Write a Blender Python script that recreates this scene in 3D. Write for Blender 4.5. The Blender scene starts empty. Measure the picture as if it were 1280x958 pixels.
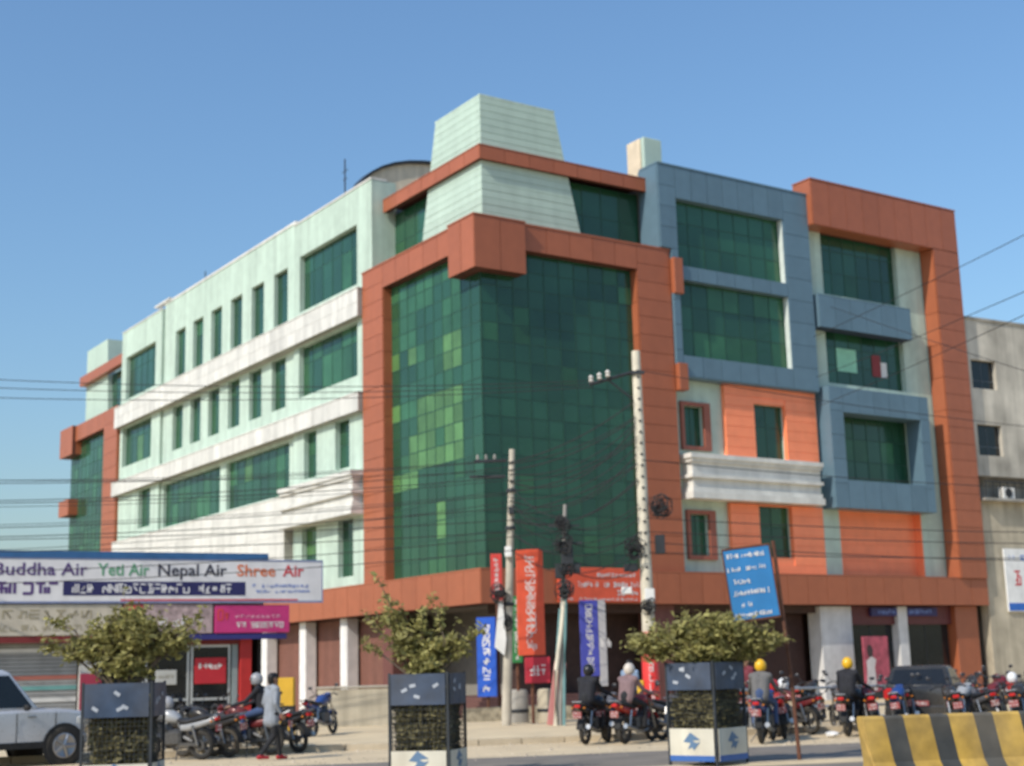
import bpy, math, random
import numpy as np
from math import sin, cos, radians as rad, pi, hypot, atan2, tan
from mathutils import Matrix, Vector
random.seed(7); RNG = np.random.default_rng(7)
SC = bpy.context.scene
COL = SC.collection

# ------------------------------------------------------------------ camera, sky, sun, exposure
FPX, PITCH, ROLL, EYE = 1800.0, rad(11.355), rad(-1.5477), 1.6
FW = Vector((0, cos(PITCH), sin(PITCH))); U0 = Vector((0, -sin(PITCH), cos(PITCH))); X0 = Vector((1, 0, 0))
CX = X0*cos(ROLL) + U0*sin(ROLL); CU = -X0*sin(ROLL) + U0*cos(ROLL)
cam = bpy.data.cameras.new('camera'); camo = bpy.data.objects.new('camera', cam); COL.objects.link(camo)
m = Matrix.Identity(4)
for i in range(3):
    m[i][0] = CX[i]; m[i][1] = CU[i]; m[i][2] = -FW[i]; m[i][3] = (0, 0, EYE)[i]
camo.matrix_world = m
cam.sensor_width = 36; cam.lens = 36*FPX/1280; cam.clip_end = 3000; cam.clip_start = .05
cam.dof.use_dof = True; cam.dof.focus_distance = 4.0; cam.dof.aperture_fstop = 5.2
SC.camera = camo
SUN_EL = rad(40); SUN_DIR = Vector((-.685, -.729, 0)).normalized()
w = bpy.data.worlds.new('World'); SC.world = w; w.use_nodes = True
nt = w.node_tree; bg = nt.nodes['Background']; sky = nt.nodes.new('ShaderNodeTexSky')
sky.sky_type = 'NISHITA'; sky.sun_disc = False; sky.sun_elevation = SUN_EL
sky.sun_rotation = atan2(SUN_DIR.x, SUN_DIR.y) % (2*pi)
sky.air_density = 1.75; sky.dust_density = 2.2; sky.ozone_density = 9; sky.altitude = 500
nt.links.new(sky.outputs[0], bg.inputs[0]); bg.inputs[1].default_value = .15
sl = bpy.data.lights.new('sun', 'SUN'); sl.energy = 3.7; sl.angle = rad(.53); sl.color = (1, .93, .82)
slo = bpy.data.objects.new('sun', sl); COL.objects.link(slo)
slo.rotation_euler = (Vector((SUN_DIR.x*cos(SUN_EL), SUN_DIR.y*cos(SUN_EL), sin(SUN_EL)))).to_track_quat('Z', 'Y').to_euler()
vs = SC.view_settings; vs.view_transform = 'Standard'; vs.look = 'None'; vs.gamma = 1; vs.exposure = .08; vs.use_curve_mapping = False

# ------------------------------------------------------------------ pixel helpers (photo pixel -> direction)
def ray(px, py): return CX*((px-640)/FPX) + CU*((479-py)/FPX) + FW
def at(px, py, Y): d = ray(px, py); return Vector((0, 0, EYE)) + d*(Y/d.y)
def ground(px, py, z=0): d = ray(px, py); return Vector((0, 0, EYE)) + d*((z-EYE)/d.z)

# ------------------------------------------------------------------ materials
MATS = {}
def mat(name, col, rough=.6, metal=0, var=.12, scale=2.5, bump=0., obj_var=.0, streak=0., dust=0., ior=1.45, island=0., sheen=0, transl=0):
    if name in MATS: return MATS[name]
    M = bpy.data.materials.new(name); M.use_nodes = True; n = M.node_tree; L = n.links.new
    b = n.nodes['Principled BSDF']; b.inputs['Roughness'].default_value = rough; b.inputs['Metallic'].default_value = metal
    b.inputs['IOR'].default_value = ior
    geo = n.nodes.new('ShaderNodeNewGeometry')
    def noise(sc, det=4, mp=None):
        t = n.nodes.new('ShaderNodeTexNoise'); t.inputs['Scale'].default_value = sc; t.inputs['Detail'].default_value = det
        if mp:
            q = n.nodes.new('ShaderNodeMapping'); q.inputs['Scale'].default_value = mp
            L(geo.outputs['Position'], q.inputs[0]); L(q.outputs[0], t.inputs['Vector'])
        else: L(geo.outputs['Position'], t.inputs['Vector'])
        return t.outputs[0]
    def rng(s, lo, hi, a=.25, c=.75):
        q = n.nodes.new('ShaderNodeMapRange'); q.inputs[1].default_value = a; q.inputs[2].default_value = c
        q.inputs[3].default_value = lo; q.inputs[4].default_value = hi; L(s, q.inputs[0]); return q.outputs[0]
    def mul(a, c):
        q = n.nodes.new('ShaderNodeMath'); q.operation = 'MULTIPLY'; L(a, q.inputs[0]); L(c, q.inputs[1]); return q.outputs[0]
    f = rng(noise(scale), 1-var, 1+var)
    if streak: f = mul(f, rng(noise(1.0, 5, (2.2, 2.2, .16)), 1-streak, 1+streak*.4))
    if obj_var:
        oi = n.nodes.new('ShaderNodeObjectInfo'); f = mul(f, rng(oi.outputs['Random'], 1-obj_var, 1+obj_var, 0, 1))
    if island: f = mul(f, rng(geo.outputs['Random Per Island'], 1-island, 1+island, 0, 1))
    v = n.nodes.new('ShaderNodeVectorMath'); v.operation = 'SCALE'; v.inputs[0].default_value = col[:3]; L(f, v.inputs['Scale'])
    out = v.outputs[0]
    if dust:
        mx = n.nodes.new('ShaderNodeMix'); mx.data_type = 'RGBA'
        L(rng(noise(1.3, 6), 0, dust, .35, .75), mx.inputs[0]); L(out, mx.inputs[6]); mx.inputs[7].default_value = (.34, .28, .2, 1); out = mx.outputs[2]
    L(out, b.inputs['Base Color'])
    L(rng(noise(scale*3), max(.02, rough-.08), min(1, rough+.1)), b.inputs['Roughness'])
    if bump:
        bp = n.nodes.new('ShaderNodeBump'); bp.inputs['Strength'].default_value = bump; bp.inputs['Distance'].default_value = .02
        L(noise(scale*9, 6), bp.inputs['Height']); L(bp.outputs[0], b.inputs['Normal'])
    if transl:
        ts = n.nodes.new('ShaderNodeBsdfTranslucent'); L(out, ts.inputs[0]); ms = n.nodes.new('ShaderNodeMixShader'); ms.inputs[0].default_value = transl
        o = n.nodes['Material Output']; L(b.outputs[0], ms.inputs[1]); L(ts.outputs[0], ms.inputs[2]); L(ms.outputs[0], o.inputs[0])
    MATS[name] = M; return M
mint = mat('mint paint', (.50, .62, .52), .6, streak=.24, var=.08, bump=.05)
mintboard = mat('mint board', (.46, .58, .49), .55, streak=.1, var=.05, obj_var=.05)
white = mat('white tile', (.70, .68, .62), .4, streak=.24, var=.09, obj_var=.07)
brown = mat('terracotta panel', (.37, .113, .052), .38, var=.06, obj_var=.06, streak=.06)
brownj = mat('panel joint', (.10, .035, .022), .8)
blue = mat('blue panel', (.118, .195, .25), .38, var=.06, obj_var=.06, streak=.06)
bluej = mat('blue panel joint', (.035, .055, .09), .8)
orange = mat('orange board', (.98, .285, .135), .45, var=.06, obj_var=.05, streak=.05)
glass = mat('green glass', (.020, .078, .042), .06, var=.4, scale=.22, obj_var=.2, ior=1.55)  # broad colour noise paints soft pale reflections across the panes
glassm = mat('mid green glass', (.030, .105, .048), .08, var=.2, scale=1., obj_var=.3, ior=1.5)  # this and the next are lighter green panes, placed by row and at random
glassl = mat('pale green glass', (.085, .195, .065), .1, var=.2, scale=1.5, obj_var=.28, ior=1.5)
mull = mat('dark green mullion', (.020, .070, .046), .5, 0)
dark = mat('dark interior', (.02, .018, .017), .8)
core = mat('bare concrete core', (.22, .21, .19), .9)
cream = mat('cream plaster', (.70, .58, .42), .85, streak=.25)
blackm = mat('black rubber', (.018, .018, .018), .75, var=.3)
conc = mat('grey concrete', (.36, .34, .30), .9, streak=.35, var=.2, bump=.3, scale=1.4)
stucco = mat('weathered stucco', (.50, .44, .33), .9, streak=.4, var=.22, bump=.4, scale=1.1)
steel = mat('galvanised steel', (.42, .43, .43), .4, .7, var=.2)
alu = mat('aluminium frame', (.5, .51, .5), .4, .5)
darkmetal = mat('dark metal', (.05, .052, .055), .45, .5, var=.25)
rust = mat('rusty brown steel', (.13, .055, .032), .75, .2, var=.35, scale=9)
clear_dark = mat('dark window glass', (.012, .014, .016), .05, var=.2, ior=1.5)
wire_m = mat('cable sheath', (.025, .025, .026), .7)

# ------------------------------------------------------------------ mesh builder
class MB:
    def __init__(s): s.v = []; s.f = []; s.mi = []; s.sm = []
    def add(s, vs, fs, mi=0, smooth=False):
        o = len(s.v); s.v += [tuple(p) for p in vs]
        for q in fs: s.f.append([o+i for i in q]); s.mi.append(mi); s.sm.append(smooth)
        return s
    def box(s, x0, x1, y0, y1, z0, z1, mi=0, M=None):
        p = [(x, y, z) for z in (z0, z1) for y in (y0, y1) for x in (x0, x1)]
        if M is not None: p = [M @ Vector(q) for q in p]
        return s.add(p, [(0, 2, 3, 1), (4, 5, 7, 6), (0, 1, 5, 4), (2, 6, 7, 3), (0, 4, 6, 2), (1, 3, 7, 5)], mi)
    def bbox(s, x0, x1, y0, y1, z0, z1, b=.02, mi=0):     # box with chamfered vertical + top edges
        b = min(b, (x1-x0)/2.2, (y1-y0)/2.2, (z1-z0)/2.2)
        def ring(i, z): return [(x0+i, y0+i+b, z), (x0+i+b, y0+i, z), (x1-i-b, y0+i, z), (x1-i, y0+i+b, z), (x1-i, y1-i-b, z), (x1-i-b, y1-i, z), (x0+i+b, y1-i, z), (x0+i, y1-i-b, z)]
        R = [ring(b, z0), ring(0, z0+b), ring(0, z1-b), ring(b, z1)]
        return s.rings(R, mi, False)
    def rings(s, R, mi=0, smooth=True, cap=True, close=True):
        n = len(R[0]); v = [p for r in R for p in r]; f = []
        for k in range(len(R)-1):
            for i in range(n if close else n-1):
                j = (i+1) % n; f.append((k*n+i, k*n+j, (k+1)*n+j, (k+1)*n+i))
        if cap: f.append(tuple(reversed(range(n)))); f.append(tuple((len(R)-1)*n+i for i in range(n)))
        return s.add(v, f, mi, smooth)
    def tube(s, pts, r, n=8, mi=0, smooth=True):
        pts = [Vector(p) for p in pts]; R = []
        for i, p in enumerate(pts):
            d = (pts[min(i+1, len(pts)-1)] - pts[max(i-1, 0)]).normalized()
            a = d.cross(Vector((0, 0, 1)));  a = d.cross(Vector((1, 0, 0))) if a.length < .05 else a
            a.normalize(); b = d.cross(a); rr = r[i] if isinstance(r, (list, tuple)) else r
            R.append([p + a*(rr*cos(2*pi*k/n)) + b*(rr*sin(2*pi*k/n)) for k in range(n)])
        return s.rings(R, mi, smooth)
    def lathe(s, prof, o=(0, 0, 0), axis='z', n=20, mi=0):
        R = []
        for r, h in prof:
            ring = []
            for k in range(n):
                a = 2*pi*k/n; c, d = r*cos(a), r*sin(a)
                ring.append({'z': (o[0]+c, o[1]+d, o[2]+h), 'y': (o[0]+c, o[1]+h, o[2]-d), 'x': (o[0]+h, o[1]+c, o[2]+d)}[axis])
            R.append(ring)
        return s.rings(R, mi, True)
    def ell(s, c, r, n=12, mi=0):
        pr = []
        R = []
        for k in range(1, n//2+1):
            a = pi*k/(n//2+1)
            R.append([(c[0]+r[0]*sin(a)*cos(2*pi*i/n), c[1]+r[1]*sin(a)*sin(2*pi*i/n), c[2]-r[2]*cos(a)) for i in range(n)])
        return s.rings(R, mi, True)
    def loft(s, secs, n=14, p=2.6, mi=0):     # sections along x: (x, zc, hy, hz) superellipse
        R = []
        for x, zc, hy, hz in secs:
            r = []
            for k in range(n):
                a = 2*pi*k/n; c, d = cos(a), sin(a)
                r.append((x, hy*math.copysign(abs(c)**(2/p), c), zc+hz*math.copysign(abs(d)**(2/p), d)))
            R.append(r)
        return s.rings(R, mi, True)
    def prism(s, poly, y0, y1, mi=0, plane='xz'):
        f = {'xz': lambda a, b, t: (a, t, b), 'yz': lambda a, b, t: (t, a, b), 'xy': lambda a, b, t: (a, b, t)}[plane]
        return s.rings([[f(a, b, y0) for a, b in poly], [f(a, b, y1) for a, b in poly]], mi, False)
    def build(s, name, mats, parent=None, loc=None, angle=38):
        me = bpy.data.meshes.new(name); me.from_pydata(s.v, [], s.f)
        mats = mats if isinstance(mats, (list, tuple)) else [mats]
        for q in mats: me.materials.append(q)
        me.polygons.foreach_set('material_index', s.mi); me.polygons.foreach_set('use_smooth', s.sm)
        import bmesh
        bm = bmesh.new(); bm.from_mesh(me); bmesh.ops.recalc_face_normals(bm, faces=bm.faces); bm.to_mesh(me); bm.free()
        if any(s.sm): me.set_sharp_from_angle(angle=rad(angle))
        o = bpy.data.objects.new(name, me); COL.objects.link(o); o.parent = parent
        if loc: o.location = loc
        return o
UNIT = {}
def piece(name, M, parent, x0, x1, y0, y1, z0, z1, tilt=0.):
    if M.name not in UNIT:
        b = MB(); b.box(-.5, .5, -.5, .5, -.5, .5); me = bpy.data.meshes.new('piece '+M.name); me.from_pydata(b.v, [], b.f); me.materials.append(M); UNIT[M.name] = me
    o = bpy.data.objects.new(name, UNIT[M.name]); COL.objects.link(o); o.parent = parent
    o.location = ((x0+x1)/2, (y0+y1)/2, (z0+z1)/2); o.scale = (x1-x0, y1-y0, z1-z0)
    if tilt: o.rotation_euler = (random.gauss(0, tilt), random.gauss(0, tilt), random.gauss(0, tilt))
    return o
def tag(o, label, cat, group=None, kind=None):
    if label: o['label'] = label
    if cat: o['category'] = cat
    if group: o['group'] = group
    if kind: o['kind'] = kind
    return o
def thing(name, label, cat, loc=(0, 0, 0), rz=0, group=None):
    o = bpy.data.objects.new(name, None); COL.objects.link(o); o.location = loc; o.rotation_euler = (0, 0, rz); o.empty_display_size = .2
    return tag(o, label, cat, group)
def copy_tree(o, parent=None):
    c = o.copy(); COL.objects.link(c); c.parent = parent
    for ch in list(o.children): copy_tree(ch, c)
    return c
def lettering(txt, size, M, parent, loc, rot=(pi/2, 0, 0), name='lettering', width=None, ext=.004):
    cu = bpy.data.curves.new(name, 'FONT'); cu.body = txt; cu.size = size; cu.extrude = ext; cu.align_x = 'CENTER'; cu.align_y = 'CENTER'; cu.resolution_u = 2; cu.offset = size*.012
    t = bpy.data.objects.new(name, cu); COL.objects.link(t)
    me = bpy.data.meshes.new_from_object(t.evaluated_get(bpy.context.evaluated_depsgraph_get())); bpy.data.objects.remove(t); bpy.data.curves.remove(cu)
    me.materials.clear(); me.materials.append(M)
    o = bpy.data.objects.new(name, me); COL.objects.link(o); o.parent = parent; o.location = loc; o.rotation_euler = rot
    if width and me.vertices:
        xs = [v.co.x for v in me.vertices]; k = width/(max(xs)-min(xs)); o.scale = (k, 1, 1)
    return o
def marks(n, w, h, M, parent, loc, rz=0, bold=.16, name='lettering', headline=False, vertical=False):
    """letter-like strokes for print that cannot be read in the photograph"""
    b = MB(); cw = w/n if not vertical else w; ch = h if not vertical else h/n; st = min(cw, ch)*bold
    for i in range(n):
        x = -w/2+cw*(i+.5) if not vertical else 0; z = 0 if not vertical else h/2-ch*(i+.5)
        if not vertical and random.random() < .12: continue
        a, c = cw*.36, ch*.38
        for k in range(random.choice((3, 4, 5))):
            q = random.random()
            if q < .45: xx = x+random.choice((-a, 0, a)); b.box(xx-st/2, xx+st/2, -.004-.0006*k, .0, z-c, z+c*random.choice((.3, 1, 1)))
            elif q < .8: zz = z+random.choice((-c, 0, c)); b.box(x-a, x+a, -.0045-.0006*k, .0, zz-st/2, zz+st/2)
            else: b.box(-a, a, -.005, 0, -st/2, st/2, M=Matrix.Translation((x, 0, z)) @ Matrix.Rotation(random.choice((-1, 1))*.9, 4, 'Y'))
        if headline: b.box(x-cw/2, x+cw/2, -.006, 0, z+c-st/2, z+c+st/2)
    o = b.build(name, M, parent, loc); o.rotation_euler = (0, 0, rz); o['kind'] = 'stuff'; return o

# ------------------------------------------------------------------ the ground
RO = Vector((3.08, 24.69, 0)); RA = rad(13)
def rl(x, y, z=0): return Vector((RO.x+x*cos(RA)-y*sin(RA), RO.y+x*sin(RA)+y*cos(RA), z))
earth = mat('dusty earth', (.62, .49, .31), .95, var=.16, scale=.7, bump=.5, dust=.2)
pave = mat('dusty concrete paving', (.64, .51, .32), .93, var=.15, scale=.9, bump=.25, dust=.2)
asph = mat('dusty asphalt', (.185, .163, .138), .9, var=.25, scale=1.2, bump=.4, dust=.3)
b = MB(); b.add([(-700, -700, 0), (700, -700, 0), (700, 900, 0), (-700, 900, 0)], [(0, 1, 2, 3)])
tag(b.build('ground', earth), None, None, kind='structure')
def strip(name, y0, y1, z, M, th=.0, x0=-160, x1=160):
    b = MB(); n = 60; lo = [rl(x0+(x1-x0)*k/n, y0+(random.uniform(-.12, .12) if name == 'road' else 0), z) for k in range(n+1)]; hi = [rl(x0+(x1-x0)*k/n, y1+(random.uniform(-.14, .14) if name == 'road' else 0), z) for k in range(n+1)]
    b.add(lo+hi, [(k, k+1, n+2+k, n+1+k) for k in range(n)])
    if th:
        b.add(lo+[p-Vector((0, 0, th)) for p in lo], [(k, n+1+k, n+2+k, k+1) for k in range(n)])
    return tag(b.build(name, M), None, None, kind='structure')
strip('road', -18, 4.5, .004, asph); strip('median', -.75, -.2, .012, pave, .02); strip('pavement', 9.55, 60, .12, pave, .1)
pv = bpy.data.objects['pavement']; md = bpy.data.objects['median']
kst = mat('kerb stone', (.50, .42, .30), .9, var=.2, obj_var=.12, bump=.3)
for par, yy, h, xa, xb in ((pv, 9.45, .14, -16, 18), (md, -.1, .03, -14, 12)):
    k = xa
    while k < xb:
        q = piece('kerb_stone', kst, par, 0, 1, 0, 1, 0, 1); q.location = rl(k+.5, yy, h/2); q.scale = (.975, .2, h); q.rotation_euler = (0, 0, RA+random.gauss(0, .006)); k += 1.0
# ------------------------------------------------------------------ main corner building
TH = rad(33.785); cpt = at(603, 480, 52.0); BC = Vector((cpt.x, cpt.y, 0))
BLD = thing('corner_building', 'five storey corner office building with green glass, terracotta frames and blue panel bays', 'building', BC, TH)
def ext(face, t0, t1, z0, z1, o0, o1):
    return (-o1, -o0, t0, t1, z0, z1) if face == 'L' else (t0, t1, -o1, -o0, z0, z1)
def fbox(b, face, *a, mi=0): b.box(*ext(face, *a), mi=mi)
def clad(face, t0, t1, z0, z1, o, nt_, nz_, M, parent, th=.03, gap=.02, name='panel', skip=None):
    for i in range(nt_):
        for k in range(nz_):
            a, c = t0+(t1-t0)*i/nt_, t0+(t1-t0)*(i+1)/nt_; d, e = z0+(z1-z0)*k/nz_, z0+(z1-z0)*(k+1)/nz_
            if skip and any(a < s[1]-.02 and c > s[0]+.02 and d < s[3]-.02 and e > s[2]+.02 for s in skip): continue
            j = random.uniform(0, .006)
            piece(name, M, parent, *ext(face, a+gap/2, c-gap/2, d+gap/2, e-gap/2, o-th, o+j))
def wall(name, face, t0, t1, z0, z1, o, dep, holes, M):
    ts = sorted({t0, t1, *[h[0] for h in holes], *[h[1] for h in holes]}); zs = sorted({z0, z1, *[h[2] for h in holes], *[h[3] for h in holes]})
    inh = lambda i, k: i < 0 or k < 0 or i >= len(ts)-1 or k >= len(zs)-1 or any(h[0]-1e-6 <= ts[i] and ts[i+1] <= h[1]+1e-6 and h[2]-1e-6 <= zs[k] and zs[k+1] <= h[3]+1e-6 for h in holes)
    P = (lambda t, z, q: (-q, t, z)) if face == 'L' else (lambda t, z, q: (t, -q, z))
    b = MB()
    for i in range(len(ts)-1):
        for k in range(len(zs)-1):
            if inh(i, k): continue
            a, c, d, e = ts[i], ts[i+1], zs[k], zs[k+1]
            b.add([P(a, d, o), P(c, d, o), P(c, e, o), P(a, e, o)], [(0, 1, 2, 3)])
            for (ii, kk, u) in ((i-1, k, ((a, d), (a, e))), (i+1, k, ((c, d), (c, e))), (i, k-1, ((a, d), (c, d))), (i, k+1, ((a, e), (c, e)))):
                if inh(ii, kk): b.add([P(*u[0], o), P(*u[1], o), P(*u[1], o-dep), P(*u[0], o-dep)], [(0, 1, 2, 3)])
    return b.build(name, M, BLD)
def window(face, t0, t1, z0, z1, o, pw=.95, rows=(0, .72, 1), pick=None, fm=None, name='window', parent=BLD, tilt=.004):
    """frame bars with single panes as sub-parts"""
    b = MB(); n = max(1, round((t1-t0)/pw)); bw = .038
    zz = [z0+(z1-z0)*r for r in rows]; tt = [t0+(t1-t0)*i/n for i in range(n+1)]
    for i, t in enumerate(tt):
        a = max(t-bw/2, t0); c = min(t+bw/2, t1); fbox(b, face, a, c, z0, z1, o-.06, o+.014)
    for z in zz:
        a = max(z-bw/2, z0); c = min(z+bw/2, z1); fbox(b, face, t0, t1, a, c, o-.055, o+.008)
    W = b.build(name, fm or mull, parent)
    for i in range(n):
        for k in range(len(zz)-1):
            M = pick(i, k, n, len(zz)-1) if pick else (glass if random.random() < .8 else glassm)
            piece('pane', M, W, *ext(face, tt[i]+.02, tt[i+1]-.02, zz[k]+.02, zz[k+1]-.02, o-.03, o), tilt=tilt)
    return W
# core volumes (behind everything)
b = MB(); b.box(2.6, 26.2, 2.6, 50.2, 0, 4.0); b.box(.95, 26.2, .95, 50.2, 4.0, 18.25); b.box(.95, 26.2, 8.3, 40.0, 18.25, 21.6); b.box(8.5, 26.2, .95, 8.3, 18.25, 21.6); b.build('core', core, BLD)
b = MB(); b.box(.0, 26.35, 8.2, 40.15, 21.6, 21.75); b.box(8.6, 26.35, -.2, 8.2, 21.6, 21.75); b.box(-.3, 8.6, -.3, 8.2, 18.25, 18.34); b.build('roof', core, BLD)

# --- corner tower: curtain walls
PL = {}
def pick_left(i, k, n, m_):       # i from the corner, k from the bottom; runs of like panes, paler greens by row
    if not PL:
        for kk in range(17):
            ii = 0
            while ii < 12:
                run = random.choice((1, 1, 2, 3)); r = random.random()
                if kk <= 4: g = glass if r < .9 else glassm
                elif kk in (5, 6, 7, 8, 9): g = glassl if r < (.62 if kk < 9 else .45) else glassm if r < .72 else glass
                elif kk == 10: g = glass if r < .8 else glassm
                elif kk in (11, 12, 13): g = glassl if r < .28 else glassm if r < .8 else glass
                else: g = glassm if r < .8 else glass
                for q in range(run): PL[ii+q, kk] = g
                ii += run
        PL[4, 3] = glassl; PL[4, 2] = glassl
    if i <= 1: return glass
    return PL[i, k]
def pick_right(i, k, n, m_): return glassm if random.random() < (.03 + .10*(k > 11)) else glass
rr = [k/17 for k in range(18)]
window('L', 0.02, 6.87, 5.2, 17.3, 0, .72, rr, pick_left, name='curtain_wall', tilt=.006)
window('R', 0.02, 7.22, 5.2, 17.3, 0, .72, rr, pick_right, name='curtain_wall', tilt=.006)
# --- terracotta frame round the curtain wall
b = MB(); 
fbox(b, 'L', 6.87, 8.66, 5.2, 18.28, -.4, .37); fbox(b, 'L', 1.3, 6.87, 17.3, 18.28, -.3, .37)
fbox(b, 'R', 7.22, 8.94, 5.2, 18.28, -.4, .37); fbox(b, 'R', 1.72, 7.22, 17.3, 18.28, -.3, .37)
b.box(-.57, 0, -.57, 1.28, 16.32, 18.3); b.box(0, 1.7, -.57, 0, 16.32, 18.3)
fr = b.build('frame', brownj, BLD)
clad('L', 6.87, 8.66, 5.2, 18.3, .4, 1, 18, brown, fr); clad('L', 1.3, 6.87, 17.3, 18.3, .4, 5, 1, brown, fr)
clad('R', 7.22, 8.94, 5.2, 18.3, .4, 1, 18, brown, fr); clad('R', 1.72, 7.22, 17.3, 18.3, .4, 5, 1, brown, fr)
clad('L', -.57, 1.28, 16.3, 18.32, .6, 2, 1, brown, fr); clad('R', -.6, 1.7, 16.3, 18.32, .6, 2, 1, brown, fr)
# reveals of the posts and top caps
for k in range(9):
    z0, z1 = 5.2+12.1*k/9, 5.2+12.1*(k+1)/9
    piece('panel', brown, fr, -.36, .0, 6.84, 6.868, z0+.01, z1-.01); piece('panel', brown, fr, 7.19, 7.218, -.36, 0, z0+.01, z1-.01)
    piece('panel', brown, fr, 8.942, 8.968, -.36, .3, z0+.01, z1-.01); piece('panel', brown, fr, -.36, .3, 8.662, 8.69, z0+.01, z1-.01)
b = MB(); b.box(-.43, .4, 1.3, 8.69, 18.3, 18.37); b.box(1.72, 8.97, -.43, .4, 18.3, 18.375); b.box(-.63, .42, -.63, 1.3, 18.325, 18.385); b.box(.42, 1.72, -.63, .42, 18.325, 18.383); b.build('frame_cap', brown, BLD)
for z0, z1 in ((16.5, 18.0), (12.5, 13.6)):
    b = MB(); b.bbox(8.975, 9.44, -.63, -.2, z0, z1, .015); b.build('block', brown, BLD)
# --- lower terracotta band
b = MB(); fbox(b, 'L', -.66, 40.2, 4.02, 5.18, -.4, .66); fbox(b, 'R', .4, 26.5, 4.02, 5.18, -.4, .66)
fr = b.build('canopy_band', brownj, BLD)
clad('L', -.66, 40.2, 4.0, 5.2, .69, 36, 1, brown, fr); clad('R', -.69, 26.6, 4.0, 5.2, .69, 24, 1, brown, fr)
b = MB(); b.box(-.7, .2, -.7, 40.2, 5.2, 5.25); b.box(.2, 26.6, -.7, .2, 5.2, 5.249); b.build('band_cap', brown, BLD)
# --- upper tapered tower
def taper(o, tLb, tLt, tRb, tRt, z0, z1, n, parent_name, yc=0., face2=True):
    g = MB(); c = -o; e = .012
    if face2: g.rings([[(c+e, yc+c+e, z0), (tRb-e, yc+c+e, z0), (tRb-e, yc+tLb-e, z0), (c+e, yc+tLb-e, z0)], [(c+e, yc+c+e, z1), (tRt-e, yc+c+e, z1), (tRt-e, yc+tLt-e, z1), (c+e, yc+tLt-e, z1)]], 0, False)
    W = g.build(parent_name, mintboard, BLD)
    for k in range(n):
        a, d = z0+(z1-z0)*k/n+.009, z0+(z1-z0)*(k+1)/n-.009
        fa, fd = (a-z0)/(z1-z0), (d-z0)/(z1-z0); tl = lambda f: tLb+(tLt-tLb)*f; tr = lambda f: tRb+(tRt-tRb)*f; j = random.uniform(-.004, .006)
        q = MB(); q.prism([(c-.02, a), (tr(fa), a), (tr(fd), d), (c-.02, d)], c-.02-j, c+.012, plane='xz'); s_ = q.build('siding_board', mintboard, W); s_.location.y = yc
        q = MB(); q.prism([(c+.014, a), (tl(fa), a), (tl(fd), d), (c+.014, d)], c-.02-j, c+.012, plane='yz'); s_ = q.build('siding_board', mintboard, W); s_.location.y = yc
    return W
taper(-.5, 5.2, 3.85, 5.2, 4.0, 18.34, 23.62, 18, 'tapered_tower')
b = MB(); b.box(.47, 4.03, .47, 3.88, 23.6, 23.68); b.build('tower_cap', mint, BLD)
b = MB(); b.box(.3, .52, .3, 8.0, 20.97, 21.47); b.box(.52, 8.42, .3, .52, 20.97, 21.47); b.box(.5, 8.4, .5, 7.9, 21.2, 21.4); fr = b.build('eave_band', brownj, BLD)
clad('L', .3, 8.0, 20.95, 21.5, -.28, 7, 1, brown, fr); clad('R', .28, 8.42, 20.95, 21.5, -.28, 7, 1, brown, fr)
b = MB(); b.box(.26, .5, .26, 8.0, 21.5, 21.54); b.box(.5, 8.42, .26, .5, 21.5, 21.539); b.build('eave_cap', brown, BLD)
window('L', 4.6, 8.1, 18.35, 20.97, -.9, .85, (0, .5, 1)); window('R', 4.6, 8.42, 18.35, 20.97, -.9, .95, (0, .5, 1))

# --- left wing: mint walls, ribbon windows, white bands
nar = [(16.7, 18.25), (19.45, 20.95), (22.12, 23.6), (24.75, 26.23), (27.32, 28.78), (29.9, 31.4)]
h1 = [(9.42, 15.12, 18.1, 20.78), (9.42, 15.2, 14.1, 16.45), (13.37, 14.66, 10.3, 12.42), (10.2, 11.54, 10.3, 12.42), (13.37, 14.86, 5.7, 8.12), (9.9, 11.3, 5.7, 8.12)]
h2 = [(a, c, 18.02, 20.7) for a, c in nar] + [(a+.2, c+.22, 14.0, 16.45) for a, c in nar] + [(16.44, 23.9, 9.9, 12.3), (24.7, 32.9, 9.9, 12.3)]
h3 = [(34.25, 39.3, 18.15, 20.76), (34.7, 39.65, 14.12, 16.5), (34.6, 36.6, 10.2, 12.42)]
wall('wall', 'L', 8.06, 15.75, 5.2, 22.42, .24, 1.2, h1, mint); wall('wall', 'L', 15.75, 33.1, 5.2, 22.62, .12, .9, h2, mint); wall('wall', 'L', 33.3, 40.1, 5.2, 22.4, .24, .9, h3, mint)
wall('wall', 'L', 33.1, 33.3, 5.2, 22.3, -.1, .5, [], mint)
b = MB(); b.box(-.16, .18, 15.75, 33.1, 22.62, 22.74); b.box(-.28, .5, 8.04, 15.73, 22.42, 22.5); b.box(-.28, .5, 33.3, 40.12, 22.4, 22.46); b.box(-.24, .1, 32.2, 34.6, 22.62+.13, 22.86)
b.build('parapet_coping', white, BLD)
for hs, o in ((h1, -.02), (h2, -.1), (h3, -.02)):
    for (t0, t1, z0, z1) in hs:
        nr = (0, .68, 1) if z0 > 13 else (0, .5, 1)
        lowrow = (z0 > 9 and z0 < 10 or z0 < 15)
        window('L', t0, t1, z0, z1, o, .95 if t1-t0 > 2 else 1.6, nr, (lambda i, k, n, m_: glassm if random.random() < .32 else (glassl if random.random() < .04 else glass)) if lowrow else (lambda i, k, n, m_: glass if random.random() < .95 else glassm))
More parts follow.
